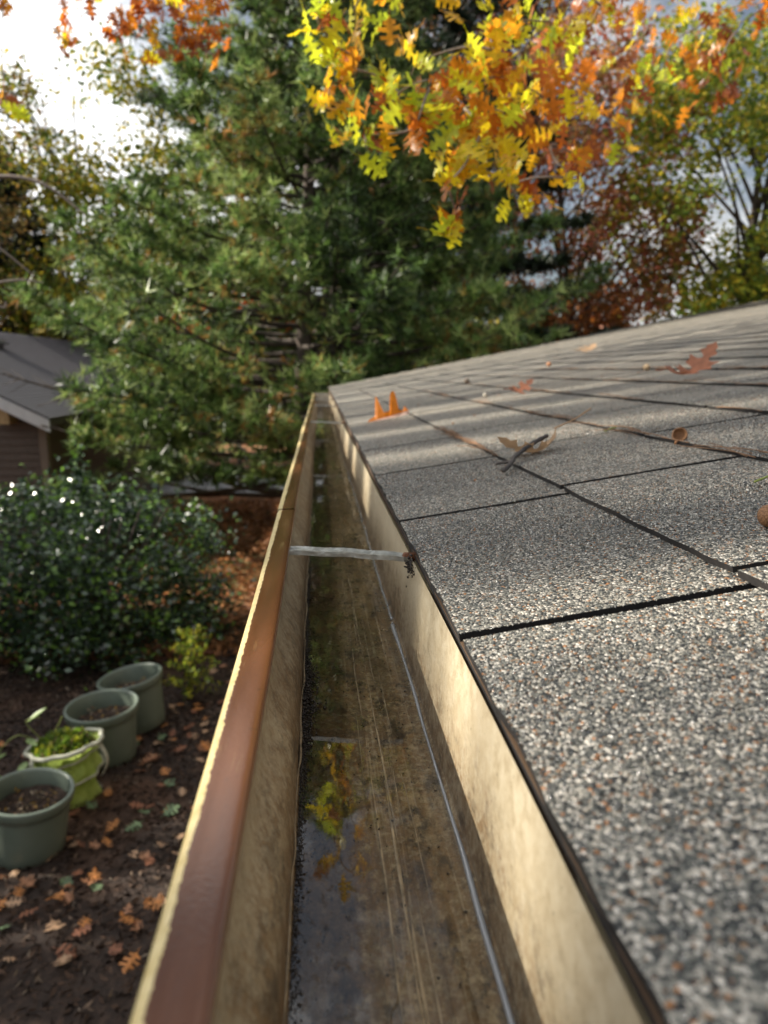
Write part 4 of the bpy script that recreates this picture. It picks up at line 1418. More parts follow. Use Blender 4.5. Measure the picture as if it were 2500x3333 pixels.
# ------------------------------------------------------------------ neighbouring house
def neighbour():
    root = empty('neighbour_house', (-6.9, 15.5, -3.3), 'brown sided house with grey gable roof and white rake board at left', 'house')
    rl = Vector(root.location)
    def nl(name, mesh, parent=None, **p):
        o = link(name, mesh, parent or root, **p)
        if parent is None:
            o.location = -rl
        return o
    X0, Z0, sl = -3.98, -0.70, 0.51
    XR = -6.95
    ZR = Z0 + sl * (X0 - XR)
    XL = XR - (X0 - XR)
    Yn, Yf = 10.95, 21.5
    M_RF = simple('neighbour_grey_shingle', (0.125, 0.120, 0.135), 0.8, 40, 0.25)
    b = MB()
    th = 0.12
    for (xe, xr) in ((X0, XR), (XL, XR)):
        a = [(xe, Yn, Z0 - th), (xr, Yn, ZR - th), (xr, Yf, ZR - th), (xe, Yf, Z0 - th), (xe, Yn, Z0 - 0.012), (xr, Yn, ZR - 0.012), (xr, Yf, ZR - 0.012), (xe, Yf, Z0 - 0.012)]
        b.add(a, [(0, 1, 2, 3), (7, 6, 5, 4), (0, 4, 5, 1), (2, 6, 7, 3), (0, 3, 7, 4)])
    rf = nl('roof', b.mesh('roof', simple('roof_sheathing', (0.08, 0.07, 0.065), 0.9)))
    # shingle courses, each a strip with its own butt edge
    ncs = 42
    b0 = None
    for side, (xe, xr) in enumerate(((X0, XR), (XL, XR))):
        for k in range(ncs):
            t0, t1 = k / ncs, min(1.0, (k + 1.12) / ncs)
            p0 = Vector((xe + (xr - xe) * t0, 0, Z0 + (ZR - Z0) * t0))
            p1 = Vector((xe + (xr - xe) * t1, 0, Z0 + (ZR - Z0) * t1))
            up = Vector((0, 0, 1))
            b = MB()
            yy = [Yn - 0.03, Yf + 0.03]
            vs = []
            for y_ in yy:
                vs += [(p0.x, y_, p0.z + 0.020), (p1.x, y_, p1.z + 0.004), (p1.x, y_, p1.z - 0.006), (p0.x, y_, p0.z - 0.004)]
            b.add(vs, [(0, 4, 5, 1), (1, 5, 6, 2), (2, 6, 7, 3), (3, 7, 4, 0), (0, 1, 2, 3), (7, 6, 5, 4)])
            nl('shingle_course', b.mesh('shingle_course', M_RF), rf)
    # roof vent
    b = MB()
    M = Matrix.Translation(Vector((-6.35, 14.7, Z0 + sl * (X0 + 6.35) + 0.07))) @ Matrix.Rotation(math.atan(sl), 4, 'Y')
    b.box(-0.22, 0.22, -0.22, 0.22, -0.06, 0.05, M)
    b.box(-0.28, 0.28, -0.28, 0.28, 0.05, 0.075, M)
    nl('roof_vent', b.mesh('roof_vent', simple('black_vent', (0.02, 0.02, 0.022), 0.35)), rf)
    # walls
    M_SD = simple('brown_clapboard', (0.085, 0.064, 0.052), 0.7, 20, 0.15)
    Yw = 11.35
    xw0, xw1 = XL + 0.35, X0 - 0.22
    b = MB()
    zt = lambda x: Z0 - 0.13 + sl * (X0 - x) if x > XR else Z0 - 0.13 + sl * (x - XL)
    zb = -3.5
    b.add([(xw0, Yw, zb), (xw1, Yw, zb), (xw1, Yw, zt(xw1)), (XR, Yw, zt(XR)), (xw0, Yw, zt(xw0)),
           (xw0, Yf - 0.3, zb), (xw1, Yf - 0.3, zb), (xw1, Yf - 0.3, zt(xw1)), (XR, Yf - 0.3, zt(XR)), (xw0, Yf - 0.3, zt(xw0))],
          [(0, 1, 2, 3, 4), (9, 8, 7, 6, 5), (1, 6, 7, 2), (5, 0, 4, 9)])
    wl_ = nl('wall', b.mesh('wall', M_SD))
    k = 0
    z = zb + 0.02
    while z < zt(XR) - 0.15:
        # clip board to the gable
        def xlim(zz):
            if zz <= zt(xw1):
                return xw1
            return X0 - (zz - (Z0 - 0.13)) / sl
        x1 = xlim(z + 0.115)
        x0 = max(xw0, 2 * XR - x1)
        b = MB()
        b.add([(x0, Yw - 0.004, z + 0.118), (x1, Yw - 0.004, z + 0.118), (x1, Yw - 0.024, z), (x0, Yw - 0.024, z), (x0, Yw - 0.002, z), (x1, Yw - 0.002, z)],
              [(0, 3, 2, 1), (3, 4, 5, 2), (0, 4, 3), (1, 2, 5)])
        nl('siding_board', b.mesh('siding_board', M_SD), wl_)
        z += 0.118
    b = MB()
    b.box(xw1 - 0.10, xw1 + 0.012, Yw - 0.04, Yw + 0.1, zb, zt(xw1) - 0.01)
    nl('corner_board', b.mesh('corner_board', simple('taupe_corner_board', (0.16, 0.13, 0.105), 0.6)))
    b = MB()
    for (xe,) in ((X0,), (XL,)):
        b.add([(xe, Yn - 0.035, Z0 - 0.20), (XR, Yn - 0.035, ZR - 0.20), (XR, Yn - 0.035, ZR - 0.02), (xe, Yn - 0.035, Z0 - 0.02),
               (xe, Yn - 0.004, Z0 - 0.20), (XR, Yn - 0.004, ZR - 0.20), (XR, Yn - 0.004, ZR - 0.02), (xe, Yn - 0.004, Z0 - 0.02)],
              [(0, 1, 2, 3), (7, 6, 5, 4), (0, 4, 5, 1), (3, 2, 6, 7), (0, 3, 7, 4)])
    nl('rake_board', b.mesh('rake_board', simple('white_rake_board', (0.55, 0.57, 0.60), 0.5, 10, 0.08)))
    b = MB()
    b.box(-4.85, -4.58, Yn + 0.05, Yw - 0.03, -0.78, -0.56)
    b.box(-4.80, -4.63, Yn + 0.08, Yw - 0.05, -0.56, -0.42)
    nl('eave_bracket', b.mesh('eave_bracket', simple('ochre_bracket', (0.34, 0.24, 0.12), 0.7, 20, 0.3)))
neighbour()

# arching bare branches reaching in from the left
def arching(name, label, paths):
    root = empty(name, (-3.9, 4.4, -2.6), label, 'shrub')
    rl = Vector(root.location)
    for pts, r0 in paths:
        b = MB()
        P = curve([tuple(p) for p in pts], 6)
        b.tube([Vector(p) - rl for p in P], [r0 * (1 - 0.8 * i / len(P)) + 0.0012 for i in range(len(P))], 6)
        b.build('branch', M_TWIG, root, True)
arching('bare_shrub', 'bare shrub with long arching twigs reaching in from the left edge', [
    ([(-3.9, 4.4, -2.6), (-3.6, 4.4, -0.5), (-2.7, 4.4, 0.65), (-2.10, 4.4, 0.93), (-1.78, 4.4, 1.05), (-1.52, 4.4, 1.02), (-1.30, 4.4, 0.86)], 0.022),
    ([(-3.9, 4.4, -2.6), (-3.3, 4.4, -0.3), (-2.6, 4.4, 0.9), (-2.05, 4.3, 0.98), (-1.93, 4.2, 0.62), (-1.80, 4.1, 0.40), (-1.68, 4.1, 0.33), (-1.66, 4.1, 0.36)], 0.018),
    ([(-3.9, 4.4, -2.6), (-3.2, 4.3, -0.6), (-2.5, 4.2, 0.35), (-1.95, 4.15, 0.42), (-1.60, 4.1, 0.47), (-1.46, 4.1, 0.46)], 0.014),
    ([(-2.05, 4.3, 0.98), (-1.92, 4.2, 0.80), (-1.70, 4.1, 0.66), (-1.50, 4.1, 0.49)], 0.009)])

# ------------------------------------------------------------------ pots
M_POT = NT('grey_green_plastic')
_v = M_POT.coord()
_n = M_POT.noise(_v, 5, 4)
M_POT.setc(M_POT.ramp(_n, [(0.3, (0.125, 0.155, 0.122)), (0.7, (0.165, 0.200, 0.160))]))
M_POT.setr(0.36)
M_POT.bump(M_POT.noise(_v, 160, 3), 0.06, 0.002)
M_POT = M_POT.m
M_SOIL = simple('dry_potting_soil', (0.050, 0.032, 0.022), 0.95, 60, 0.7, 0.9)
def pot(loc, Rr, H, tilt, label, seed):
    o = empty('plant_pot', loc, label, 'plant pot', 'plant pots on the mulch')
    o.rotation_euler = tilt
    s = Rr / 0.215
    RB = 0.170 * s
    def wr(z):
        return RB + (Rr * 0.935 - RB) * (z / H)
    hb = 0.058 * s
    prof = [(0.001, 0.0), (RB - 0.008, 0.0), (RB, 0.008)]
    prof += [(wr(H * t), H * t) for t in (0.2, 0.4, 0.6, 0.75)]
    prof += [(wr(H - hb), H - hb), (wr(H - hb) + 0.009, H - hb + 0.003), (Rr - 0.004, H - hb + 0.010), (Rr, H - 0.010), (Rr - 0.002, H - 0.002), (Rr - 0.008, H), (Rr - 0.018, H - 0.002), (Rr - 0.022, H - 0.010)]
    prof += [(wr(H * 0.75) - 0.006, H * 0.75), (wr(H * 0.4) - 0.006, H * 0.4), (RB - 0.012, 0.01), (0.001, 0.01)]
    b = MB()
    b.lathe(prof, 56)
    b.build('pot_shell', M_POT, o, True)
    # soil, lumpy disc
    rr = random.Random(seed)
    b = MB()
    zs = H * 0.72
    rs = wr(zs) - 0.0075
    nr, na = 9, 40
    vs = [(0, 0, zs + 0.012)]
    for i in range(1, nr + 1):
        for k in range(na):
            a = 6.2832 * k / na
            q = rs * i / nr
            vs.append((q * math.cos(a), q * math.sin(a), zs + rr.uniform(-0.010, 0.014) * (1 if i < nr else 0.3) + 0.02 * math.sin(a + seed) * (i / nr)))
    fs = [(0, 1 + k, 1 + (k + 1) % na) for k in range(na)]
    for i in range(nr - 1):
        for k in range(na):
            a, c = 1 + i * na + k, 1 + i * na + (k + 1) % na
            fs.append((a, a + na, c + na, c))
    b.add(vs, fs)
    soil = b.build('soil', M_SOIL, o, False)
    # dry bits lying in it
    P = np.array([[rr.uniform(-1, 1) * rs * 0.7, rr.uniform(-1, 1) * rs * 0.7, zs + 0.022] for _ in range(90)])
    rt = soil
    V, F, c_ = leaf_quads(P, 0.028, [(0.30, 0.18, 0.10), (0.45, 0.36, 0.24), (0.10, 0.06, 0.04), (0.50, 0.30, 0.06)], 0.35, 0.8)
    link('plant_litter', np_mesh('plant_litter', V, F, c_, M_LEAF), rt, kind='stuff')
    return o
pot((-1.52, 3.37, float(gz(-1.52, 3.37)) - 0.005), 0.209, 0.350, (R(1), R(6), 0), 'nearest grey green pot, cut by the left edge, full of dark soil', 1)
pot((-1.43, 4.40, float(gz(-1.43, 4.40)) - 0.005), 0.228, 0.382, (R(1), R(-1), 0), 'grey green pot just behind the lime green garden bag', 2)
pot((-1.35, 4.93, float(gz(-1.35, 4.93)) - 0.005), 0.228, 0.382, (R(-1), R(-8), 0), 'farthest grey green pot, leaning slightly, next to the yellow sapling', 3)

# pop-up garden bag
def bag(loc, Rr, H):
    o = empty('garden_bag', loc, 'lime green collapsible garden bag with white hoops full of pulled weeds', 'bag')
    rr = random.Random(3)
    t = NT('lime_nylon')
    v = t.coord()
    f = t.noise(v, 16, 4)
    c = t.ramp(f, [(0.3, (0.40, 0.54, 0.09)), (0.7, (0.58, 0.72, 0.19))])
    t.setc(c); t.setr(0.45)
    tr = t.new('ShaderNodeBsdfTranslucent'); t.link(c, tr.inputs[0])
    ms = t.new('ShaderNodeMixShader'); ms.inputs[0].default_value = 0.35
    t.link(t.b.outputs[0], ms.inputs[1]); t.link(tr.outputs[0], ms.inputs[2]); t.link(ms.outputs[0], t.out.inputs[0])
    t.bump(t.noise(v, 22, 5, 0.7), 0.9, 0.02)
    b = MB()
    nz, na = 22, 64
    def rad(a, h):
        sag = 0.018 * math.cos(h * 4 * math.pi) - 0.014
        return Rr * (1 + 0.02 * math.sin(3 * a)) + sag + 0.007 * math.sin(7 * a + 9 * h) + 0.004 * math.sin(13 * a - 14 * h)
    vs = []
    for i in range(nz + 1):
        h = i / nz
        for k in range(na):
            a = 2 * math.pi * k / na
            q = rad(a, h)
            dip = (0.030 * math.sin(a + 2.4)) * h
            vs.append((q * math.cos(a) + 0.03 * h, q * math.sin(a), H * h + dip))
    fs = []
    for i in range(nz):
        for k in range(na):
            fs.append((i * na + k, i * na + (k + 1) % na, (i + 1) * na + (k + 1) % na, (i + 1) * na + k))
    b.add(vs, fs)
    fab = b.build('fabric', t.m, o, True)
    M_W = simple('off_white_webbing', (0.46, 0.46, 0.36), 0.6, 40, 0.15)
    for h, w in ((0.02, 0.011), (0.97, 0.013)):
        b = MB()
        pts = []
        for k in range(na + 1):
            a = 2 * math.pi * k / na
            q = rad(a, h) + 0.004
            pts.append((q * math.cos(a) + 0.03 * h, q * math.sin(a), H * h + 0.030 * math.sin(a + 2.4) * h))
        b.tube(pts, [w] * len(pts), 7, False)
        b.build('hoop', M_W, o, True)
    # the spring that winds up the bag
    b = MB()
    pts = []
    for k in range(150):
        a = -2.6 + 2 * math.pi * 1.5 * k / 149
        h = 0.38 + 0.46 * k / 149
        q = rad(a, h) + 0.004
        pts.append((q * math.cos(a) + 0.03 * h, q * math.sin(a), H * h + 0.030 * math.sin(a + 2.4) * h))
    b.tube(pts, [0.0075] * len(pts), 6)
    b.build('spiral_hoop', M_W, o, True)
    for a0 in (-0.15, -2.15):
        b = MB()
        for k in range(12):
            t0, t1 = k / 12, (k + 1) / 12
            for_t = lambda t: (Vector(((Rr + 0.012 + 0.035 * math.sin(t * math.pi)) * math.cos(a0) + 0.03, (Rr + 0.012 + 0.035 * math.sin(t * math.pi)) * math.sin(a0), H * (0.98 - 0.52 * t))))
            p, q = for_t(t0), for_t(t1)
            sdv = Vector((-math.sin(a0), math.cos(a0), 0)) * 0.016
            b.add([p - sdv, p + sdv, q + sdv, q - sdv], [(0, 1, 2, 3)])
        m_ = b.build('handle', M_W, o, True)
        md = m_.modifiers.new('thick', 'SOLIDIFY'); md.thickness = 0.004
    # weeds inside
    global rng
    rng = np.random.default_rng(9)
    n = 900
    q = rand_unit(n) * np.array([Rr * 0.85, Rr * 0.85, 0.085]) * rng.random((n, 1)) ** 0.4
    q[:, 2] = np.abs(q[:, 2]) + H * 0.90
    q[:, 0] += 0.02
    V, F, c_ = leaf_quads(q, 0.05, [(0.16, 0.26, 0.03), (0.42, 0.45, 0.04), (0.10, 0.16, 0.03), (0.22, 0.17, 0.08)], 0.5, weights=[.4, .22, .2, .18])
    link('weeds', np_mesh('weeds', V, F, c_, M_LEAF), o, kind='stuff')
    b = MB()
    stems = [((-0.10, 0, H), (-0.20, -0.05, H + 0.08), (-0.28, -0.10, H + 0.02), (-0.31, -0.12, H - 0.10)), ((-0.08, 0, H), (-0.16, -0.02, H + 0.13), (-0.13, -0.04, H + 0.17), (-0.07, -0.05, H + 0.19)), ((-0.05, 0, H), (0.0, 0.0, H + 0.10), (0.02, 0, H + 0.14), (0.03, 0, H + 0.16))]
    for s in stems:
        b.tube(curve(s, 4), [0.0028] * (len(curve(s, 4))), 5)
    b.build('weed_stems', simple('green_stem', (0.20, 0.24, 0.06), 0.6), o, True)
    # broad pale leaves of the tallest weed
    M_BL = objcol_leaf_mat('broad_weed_leaf', (0.30, 0.42, 0.16), 0.4, 0.4)
    for (x, y, z, L, az, el) in ((-0.14, -0.05, H + 0.16, 0.12, 0.3, 0.5), (-0.25, -0.1, H + 0.0, 0.11, 3.4, -0.6), (-0.30, -0.12, H - 0.12, 0.10, 2.6, -0.9), (-0.30, -0.12, H - 0.12, 0.09, 4.6, -0.8), (-0.30, -0.12, H - 0.12, 0.09, 0.6, -1.0), (-0.17, -0.02, H + 0.04, 0.10, 5.6, -0.2), (-0.12, -0.16, H - 0.02, 0.10, 4.6, -0.3)):
        b = MB()
        k = 8
        vs = []
        for i in range(k + 1):
            t_ = i / k
            w = L * 0.22 * math.sin(math.pi * t_ ** 0.8)
            vs += [(L * t_, -w, 0.1 * L * t_ * t_ + w * 0.3), (L * t_, 0, -0.02 * L + 0.1 * L * t_ * t_), (L * t_, w, 0.1 * L * t_ * t_ + w * 0.3)]
        fs = []
        for i in range(k):
            for j in (0, 1):
                fs.append((3 * i + j, 3 * i + j + 1, 3 * i + 4 + j, 3 * i + 3 + j))
        b.add(vs, fs)
        lf = b.build('weed_leaf', M_BL, o, True)
        lf.location = (x, y, z)
        lf.rotation_euler = (0, -el, az)
bag((-1.52, 3.88, float(gz(-1.52, 3.88))), 0.192, 0.36)

# ------------------------------------------------------------------ mulch chips and fallen leaves
def mulch():
    global rng
    rng = np.random.default_rng(21)
    n = 34000
    y = 1.6 + 5.6 * rng.random(n) ** 0.8
    x = rng.uniform(-3.6, 0.3, n)
    z = gz(x, y) + 0.015 * np.sin(x * 3.1 + y * 1.7) + 0.012 * np.sin(x * 7.3 - y * 5.1) + rng.uniform(0.0, 0.022, n)
    V, F, c_ = leaf_quads(np.stack([x, y, z], 1), 0.040, [(0.022, 0.014, 0.010), (0.055, 0.034, 0.024), (0.10, 0.062, 0.042), (0.17, 0.12, 0.085), (0.24, 0.19, 0.14)], 0.30, 0.72, weights=[.36, .34, .2, .07, .03])
    link('mulch_chips', np_mesh('mulch_chips', V, F, c_, leaf_mat('bark_mulch', 0.0, 0.85, 0.2)), kind='stuff')
mulch()
def litter():
    global rng
    rng = np.random.default_rng(33)
    n = 15000
    y = 6.3 + 9.0 * rng.random(n) ** 1.2
    x = rng.uniform(-4.0, 0.6, n) 
    z = gz(x, y) + 0.015 * np.sin(x * 3.1 + y * 1.7) + 0.012 * np.sin(x * 7.3 - y * 5.1) + rng.uniform(0.0, 0.05, n)
    V, F, c_ = leaf_quads(np.stack([x, y, z], 1), 0.10, [(0.34, 0.15, 0.06), (0.50, 0.24, 0.10), (0.20, 0.085, 0.04), (0.12, 0.10, 0.04)], 0.45, 0.7, weights=[.36, .28, .24, .12])
    link('leaf_litter', np_mesh('leaf_litter', V, F, c_, M_LEAF), kind='stuff')
litter()
rnd = random.Random(12)
gv = []
for k in range(14):
    gv.append(oak_leaf_mesh('fallen_leaf', 0.115, 300 + k, curl=rnd.uniform(0.1, 0.5), fold=rnd.uniform(-0.1, 0.4), petiole=0.25, mat=M_TAN[k % 4] if k < 12 else objcol_leaf_mat('dry_leaf_green', (0.16, 0.24, 0.12), 0.2, 0.6), wide=1.2))
kinds = {0: 'tan brown dry oak leaf lying on the dark mulch', 1: 'pale buff dry oak leaf lying on the dark mulch', 2: 'dark brown dry oak leaf lying on the dark mulch', 3: 'orange dry oak leaf lying on the dark mulch', 4: 'greyish green oak leaf lying on the dark mulch'}
spots = []
for k in range(235):
    if k < 150:
        y = 2.5 + 2.2 * rnd.random(); x = rnd.uniform(-2.0, -0.45) * (0.55 + 0.12 * y)
    else:
        y = rnd.uniform(4.2, 7.0); x = rnd.uniform(-1.45, -0.1)
    spots.append((x, y))
for k, (x, y) in enumerate(spots):
    if math.hypot(x + 1.52, y - 3.37) < 0.2 or math.hypot(x + 1.43, y - 4.4) < 0.22 or math.hypot(x + 1.41, y - 4.96) < 0.22 or math.hypot(x + 1.52, y - 3.88) < 0.21:
        continue
    if x < -0.95 and y > 5.5:
        continue
    v = k % 14
    o = link('fallen_leaf', gv[v])
    o.location = (x, y, float(gz(x, y)) + 0.015 * math.sin(x * 3.1 + y * 1.7) + 0.012 * math.sin(x * 7.3 - y * 5.1) + 0.022 + 0.01 * rnd.random())
    o.rotation_euler = (rnd.gauss(0, 0.25), rnd.gauss(0, 0.25) + (math.pi if rnd.random() < .3 else 0), rnd.uniform(0, 6.28))
    s = rnd.uniform(0.48, 0.88)
    o.scale = (s, s, s)
    ki = 4 if v >= 12 else v % 4
    o['category'] = 'leaf'
    marks = [((-1.52, 3.37), 'beside the nearest pot'), ((-1.50, 3.9), 'beside the lime green bag'), ((-1.40, 4.4), 'beside the middle pot'), ((-1.30, 5.0), 'by the farthest pot'),
             ((-1.0, 5.5), 'around the yellow green sapling'), ((-0.5, 6.4), 'in front of the pine straw'), ((-0.75, 4.5), 'between the pots and the gutter'), ((-0.55, 3.2), 'close under the gutter lip'),
             ((-1.15, 2.9), 'on bare mulch in front of the nearest pot'), ((-1.45, 2.6), 'at the lower left corner'), ((-0.8, 2.5), 'near the bottom edge')]
    wh = min(marks, key=lambda q: math.hypot(q[0][0] - x, q[0][1] - y))[1]
    o['label'] = kinds[ki].replace('lying on the dark mulch', ('lying ' if s > 0.68 else 'small, ') + wh)
    o['group'] = ('tan', 'pale buff', 'dark brown', 'orange', 'greyish green')[ki] + ' oak leaves fallen ' + wh


# ------------------------------------------------------------------ things lying on the roof
def on_roof(u, y, n=0.003):
    return Vector(roof_pt(u, y, n))
def place(o, u, y, n, rz, rx=0.0, ry=0.0):
    o.matrix_world = Matrix.Translation(on_roof(u, y, n)) @ ROT @ Matrix.Rotation(rz, 4, 'Z') @ Matrix.Rotation(rx, 4, 'X') @ Matrix.Rotation(ry, 4, 'Y')
M_ORANGE = objcol_leaf_mat('bright_orange_leaf', (0.80, 0.25, 0.02), 0.55, 0.5, 0.15)
M_BUFF = objcol_leaf_mat('buff_leaf', (0.50, 0.32, 0.18), 0.4, 0.6, 0.2)
M_BRN = objcol_leaf_mat('red_brown_leaf', (0.30, 0.11, 0.055), 0.35, 0.6, 0.25)
def upright_leaf():
    n = 60
    V, F, MI = [], [], []
    def lobe(x, c, w, h, lean, p):
        q = abs(x - c - lean) / w
        return h * max(0.0, 1 - q ** p)
    for i in range(n + 1):
        t = i / n
        x = t * 0.110
        z0 = 0.002 + 0.010 * t
        body = 0.013 * math.sin(math.pi * min(1, t * 1.08)) ** 0.6 if t < 0.92 else 0.003
        h = max(body, lobe(x, 0.036, 0.0135, 0.062, 0, 1.15), lobe(x, 0.071, 0.0120, 0.060, 0.001, 3.5), lobe(x, 0.102, 0.009, 0.016, 0, 1.0))
        for k in range(5):
            f = k / 4
            V.append((x + 0.10 * h * f * (1 if x > 0.05 else 0.1), 0.010 * math.sin(x * 40) + 0.16 * h * f + 0.012 * f * math.sin(x * 70), z0 + h * f))
    for i in range(n):
        for k in range(4):
            a = i * 5 + k
            F.append((a, a + 5, a + 6, a + 1)); MI.append(0)
    # lower half of the leaf folds forward on to the shingle and shows its pale back
    b0 = len(V)
    for i in range(n + 1):
        t = i / n
        x = t * 0.110
        z0 = 0.002 + 0.010 * t
        w = (0.013 + 0.004 * math.sin(t * 22)) * math.sin(math.pi * min(1, max(0, t * 1.02))) ** 0.5 if t < 0.98 else 0.001
        for k in range(3):
            f = k / 2
            V.append((x, 0.010 * math.sin(x * 40) - w * f, max(0.0012, z0 - 0.009 * f * (1 - 0.3 * f) - (0.002 if k == 2 else 0))))
    for i in range(n):
        for k in range(2):
            a = b0 + i * 3 + k
            F.append((a, a + 1, a + 4, a + 3)); MI.append(1)
    me = bpy.data.meshes.new('orange_leaf')
    me.from_pydata(V, [], F)
    me.materials.append(M_ORANGE)
    me.materials.append(objcol_leaf_mat('pale_leaf_back', (0.55, 0.36, 0.28), 0.3, 0.6, 0.15))
    me.polygons.foreach_set('material_index', MI)
    me.polygons.foreach_set('use_smooth', [True] * len(F))
    me.update()
    return me
o = link('orange_leaf', upright_leaf(), category='leaf', label='bright orange oak leaf standing on edge near the roof eave')
place(o, 0.046, 1.84, 0.003, R(4), R(-6), 0)
o = link('tan_leaf', oak_leaf_mesh('tan_leaf', 0.085, 405, 0.7, 0.3, 0.75, M_BUFF, wide=0.7), category='leaf', label='curled pale tan leaf with stalk raised beside the dark twig')
place(o, 0.25, 0.925, 0.010, R(196), R(20), R(12))
o = link('brown_leaf', oak_leaf_mesh('brown_leaf', 0.125, 409, 0.6, 0.25, 0.2, M_BRN, wide=0.95), category='leaf', label='large curled brown oak leaf near the right edge of the roof')
place(o, 0.66, 1.46, 0.012, R(12), R(14), R(-3))
o = link('red_leaf', oak_leaf_mesh('red_leaf', 0.08, 411, 0.5, 0.3, 0.2, M_BRN, wide=1.0), category='leaf', label='small red brown crumpled leaf in the middle of the roof')
place(o, 0.44, 1.92, 0.008, R(20), R(25), 0)
o = link('faded_leaf', oak_leaf_mesh('faded_leaf', 0.14, 413, 0.3, 0.2, 0.2, M_BUFF, wide=1.0), category='leaf', label='faded leaf far up the roof below the far edge')
place(o, 1.35, 3.85, 0.01, R(30), R(15), 0)
# twig
b = MB()
tw = curve([(0, 0, 0.002), (0.022, 0.040, 0.004), (0.030, 0.058, 0.006), (0.062, 0.094, 0.012), (0.092, 0.118, 0.016)], 5)
b.tube(tw, [0.0022 + 0.0012 * abs(math.sin(i * 1.3)) for i in range(len(tw))], 7)
tw2 = curve([(0.022, 0.040, 0.004), (0.012, 0.052, 0.003), (0.006, 0.058, 0.002)], 4)
b.tube(tw2, [0.0020] * len(tw2), 6)
o = b.build('twig', simple('dark_twig', (0.05, 0.042, 0.038), 0.8, 90, 0.4, 0.5), None, True, category='twig', label='short dark knobbly twig lying beside the tan leaf on the shingles')
o.matrix_world = Matrix.Translation(on_roof(0.137, 0.805, 0.004)) @ ROT
# acorn caps
def acorn_cap(name, label, u, y, s, tilt, spin):
    t = NT('acorn_cup')
    v = t.coord(kind='object')
    vo = t.new('ShaderNodeTexVoronoi'); vo.inputs['Scale'].default_value = 900
    t.link(v, vo.inputs['Vector'])
    t.setc(t.ramp(vo.outputs['Distance'], [(0.0, (0.36, 0.19, 0.085)), (0.8, (0.15, 0.07, 0.03))]))
    t.setr(0.7)
    t.bump(vo.outputs['Distance'], 0.6, 0.0006)
    b = MB()
    prof = [(0.0002, -0.0075), (0.003, -0.0073), (0.006, -0.0058), (0.0082, -0.0030), (0.0090, 0.0), (0.0086, 0.0022), (0.0076, 0.0024), (0.0072, 0.0), (0.0060, -0.0030), (0.0035, -0.0050), (0.0002, -0.0056)]
    b.lathe([(r_ * s, z_ * s) for r_, z_ in prof], 24)
    o = b.build(name, t.m, None, True, category='acorn cap', label=label)
    o.matrix_world = Matrix.Translation(on_roof(u, y, 0.0075 * s + 0.001)) @ ROT @ Matrix.Rotation(spin, 4, 'Z') @ Matrix.Rotation(tilt, 4, 'Y')
acorn_cap('acorn', 'brown acorn cap lying on its side in the pine needles', 0.355, 0.812, 1.0, R(-62), R(62))
acorn_cap('acorn', 'tan acorn cap cut by the right edge of the picture', 0.231, 0.448, 0.9, R(115), R(70))
def nut(u, y, s, c, label):
    b = MB()
    b.lathe([(0.0002, -s), (s * 0.6, -s * 0.75), (s * 0.95, -s * 0.2), (s * 0.9, s * 0.35), (s * 0.5, s * 0.85), (s * 0.1, s * 1.1)], 14)
    o = b.build('acorn', simple('nut_shell', c, 0.6, 200, 0.3), None, True, category='acorn', label=label)
    o.matrix_world = Matrix.Translation(on_roof(u, y, s * 0.9)) @ ROT @ Matrix.Rotation(1.3, 4, 'X')
nut(0.842, 1.94, 0.010, (0.48, 0.34, 0.20), 'pale tan acorn above the large brown leaf')
nut(0.53, 2.90, 0.012, (0.14, 0.10, 0.07), 'small dark acorn in the sunlit middle of the roof')
nut(0.94, 3.10, 0.011, (0.36, 0.16, 0.07), 'small reddish acorn far up the roof')
nut(0.40, 2.02, 0.007, (0.45, 0.40, 0.32), 'tiny pale acorn beside the red brown leaf')
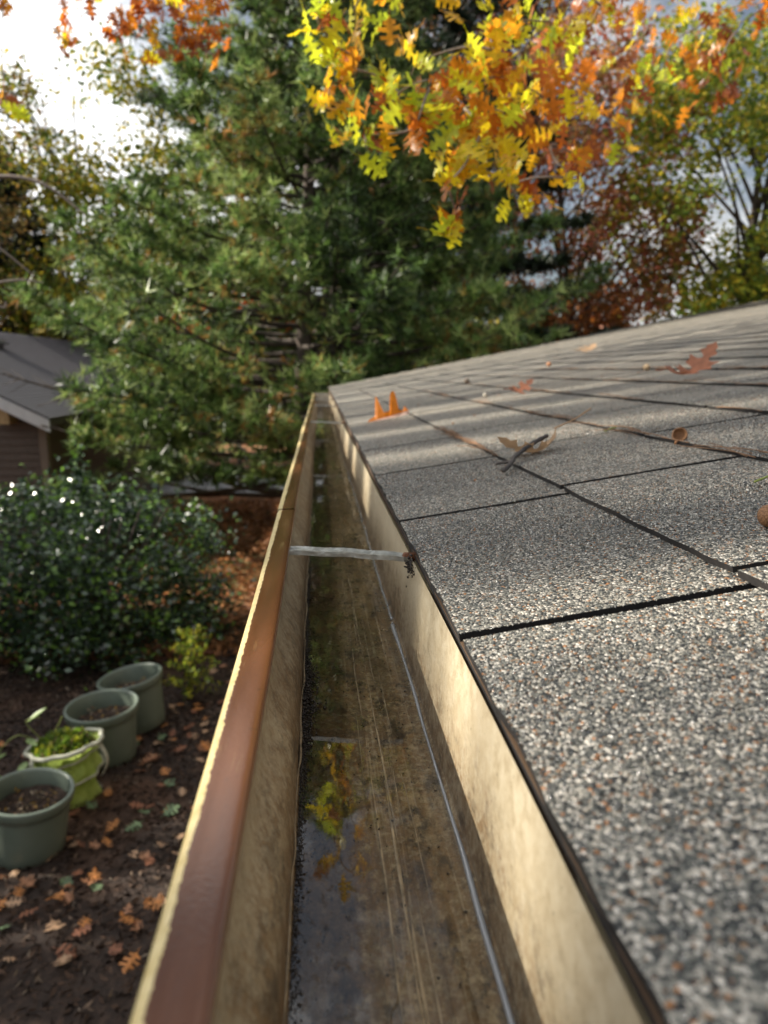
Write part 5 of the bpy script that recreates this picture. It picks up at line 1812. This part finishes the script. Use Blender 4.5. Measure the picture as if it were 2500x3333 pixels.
# needles caught along the second butt line and strewn on the tabs
def needle_mesh(L, seed, r0=0.0005):
    r = random.Random(seed)
    b = MB()
    bend = r.uniform(-0.12, 0.12) * L
    pts = [(0, 0, 0), (0.02 * L, L * 0.33, abs(bend) * 0.15), (bend * 0.5, L * 0.66, abs(bend) * 0.2), (bend, L, 0.0)]
    b.tube(curve(pts, 3), r0, 4)
    return b
M_NDL = simple('dry_pine_needle', (0.22, 0.115, 0.055), 0.6, 30, 0.35)
b = MB()
r = random.Random(8)
for k in range(190):
    if k < 52:
        y = 0.6 + 2.4 * r.random() ** 1.3; u = 0.352 + r.gauss(-0.001, 0.0055)
        ang = r.gauss(0, 0.07)
    elif k < 100:
        y = r.uniform(0.95, 1.4); u = 0.166 + r.gauss(-0.002, 0.002); ang = r.gauss(0, 0.05)
    elif k < 185:
        y = r.uniform(0.8, 3.0); u = 0.522 + 0.17 * r.randrange(3) + r.gauss(-0.002, 0.004); ang = r.gauss(0, 0.07)
    else:
        y = r.uniform(1.0, 4.0); u = r.uniform(0.4, 1.5); ang = r.uniform(-1.2, 1.2)
    L = r.uniform(0.06, 0.13)
    nb = needle_mesh(L, k)
    M = Matrix.Translation(on_roof(u, y - L / 2, 0.0022 + 0.003 * r.random())) @ ROT @ Matrix.Rotation(ang, 4, 'Z')
    b.add([M @ Vector(v) for v in nb.v], nb.f)
b.build('pine_needles', M_NDL, None, True, kind='stuff', label='dry brown pine needles caught along the shingle edges', category='pine needles')
M_GN = simple('green_needle', (0.22, 0.26, 0.05), 0.5)
o = link('green_stalk', needle_mesh(0.036, 5, 0.0011).mesh('green_stalk', M_GN, True), category='stalk', label='short yellow green stalk lying on the right hand tabs')
place(o, 0.290, 0.560, 0.003, R(-62))
o = link('green_scrap', needle_mesh(0.03, 6, 0.0012).mesh('green_scrap', M_GN, True), category='plant scrap', label='pale green plant scrap on the sunlit tab above the tan leaf')
place(o, 0.33, 0.98, 0.003, R(-50))
# crumbs
rng = np.random.default_rng(3)
n = 60
u = rng.uniform(0.1, 1.2, n); y = rng.uniform(0.45, 3.2, n)
P = roof_pt(u, y, 0.003)
blobs('roof_crumbs', P, rng.uniform(0.001, 0.003, n), simple('leaf_crumb', (0.30, 0.14, 0.06), 0.8), kind='stuff', label='small brown crumbs scattered on the shingles', category='crumbs')
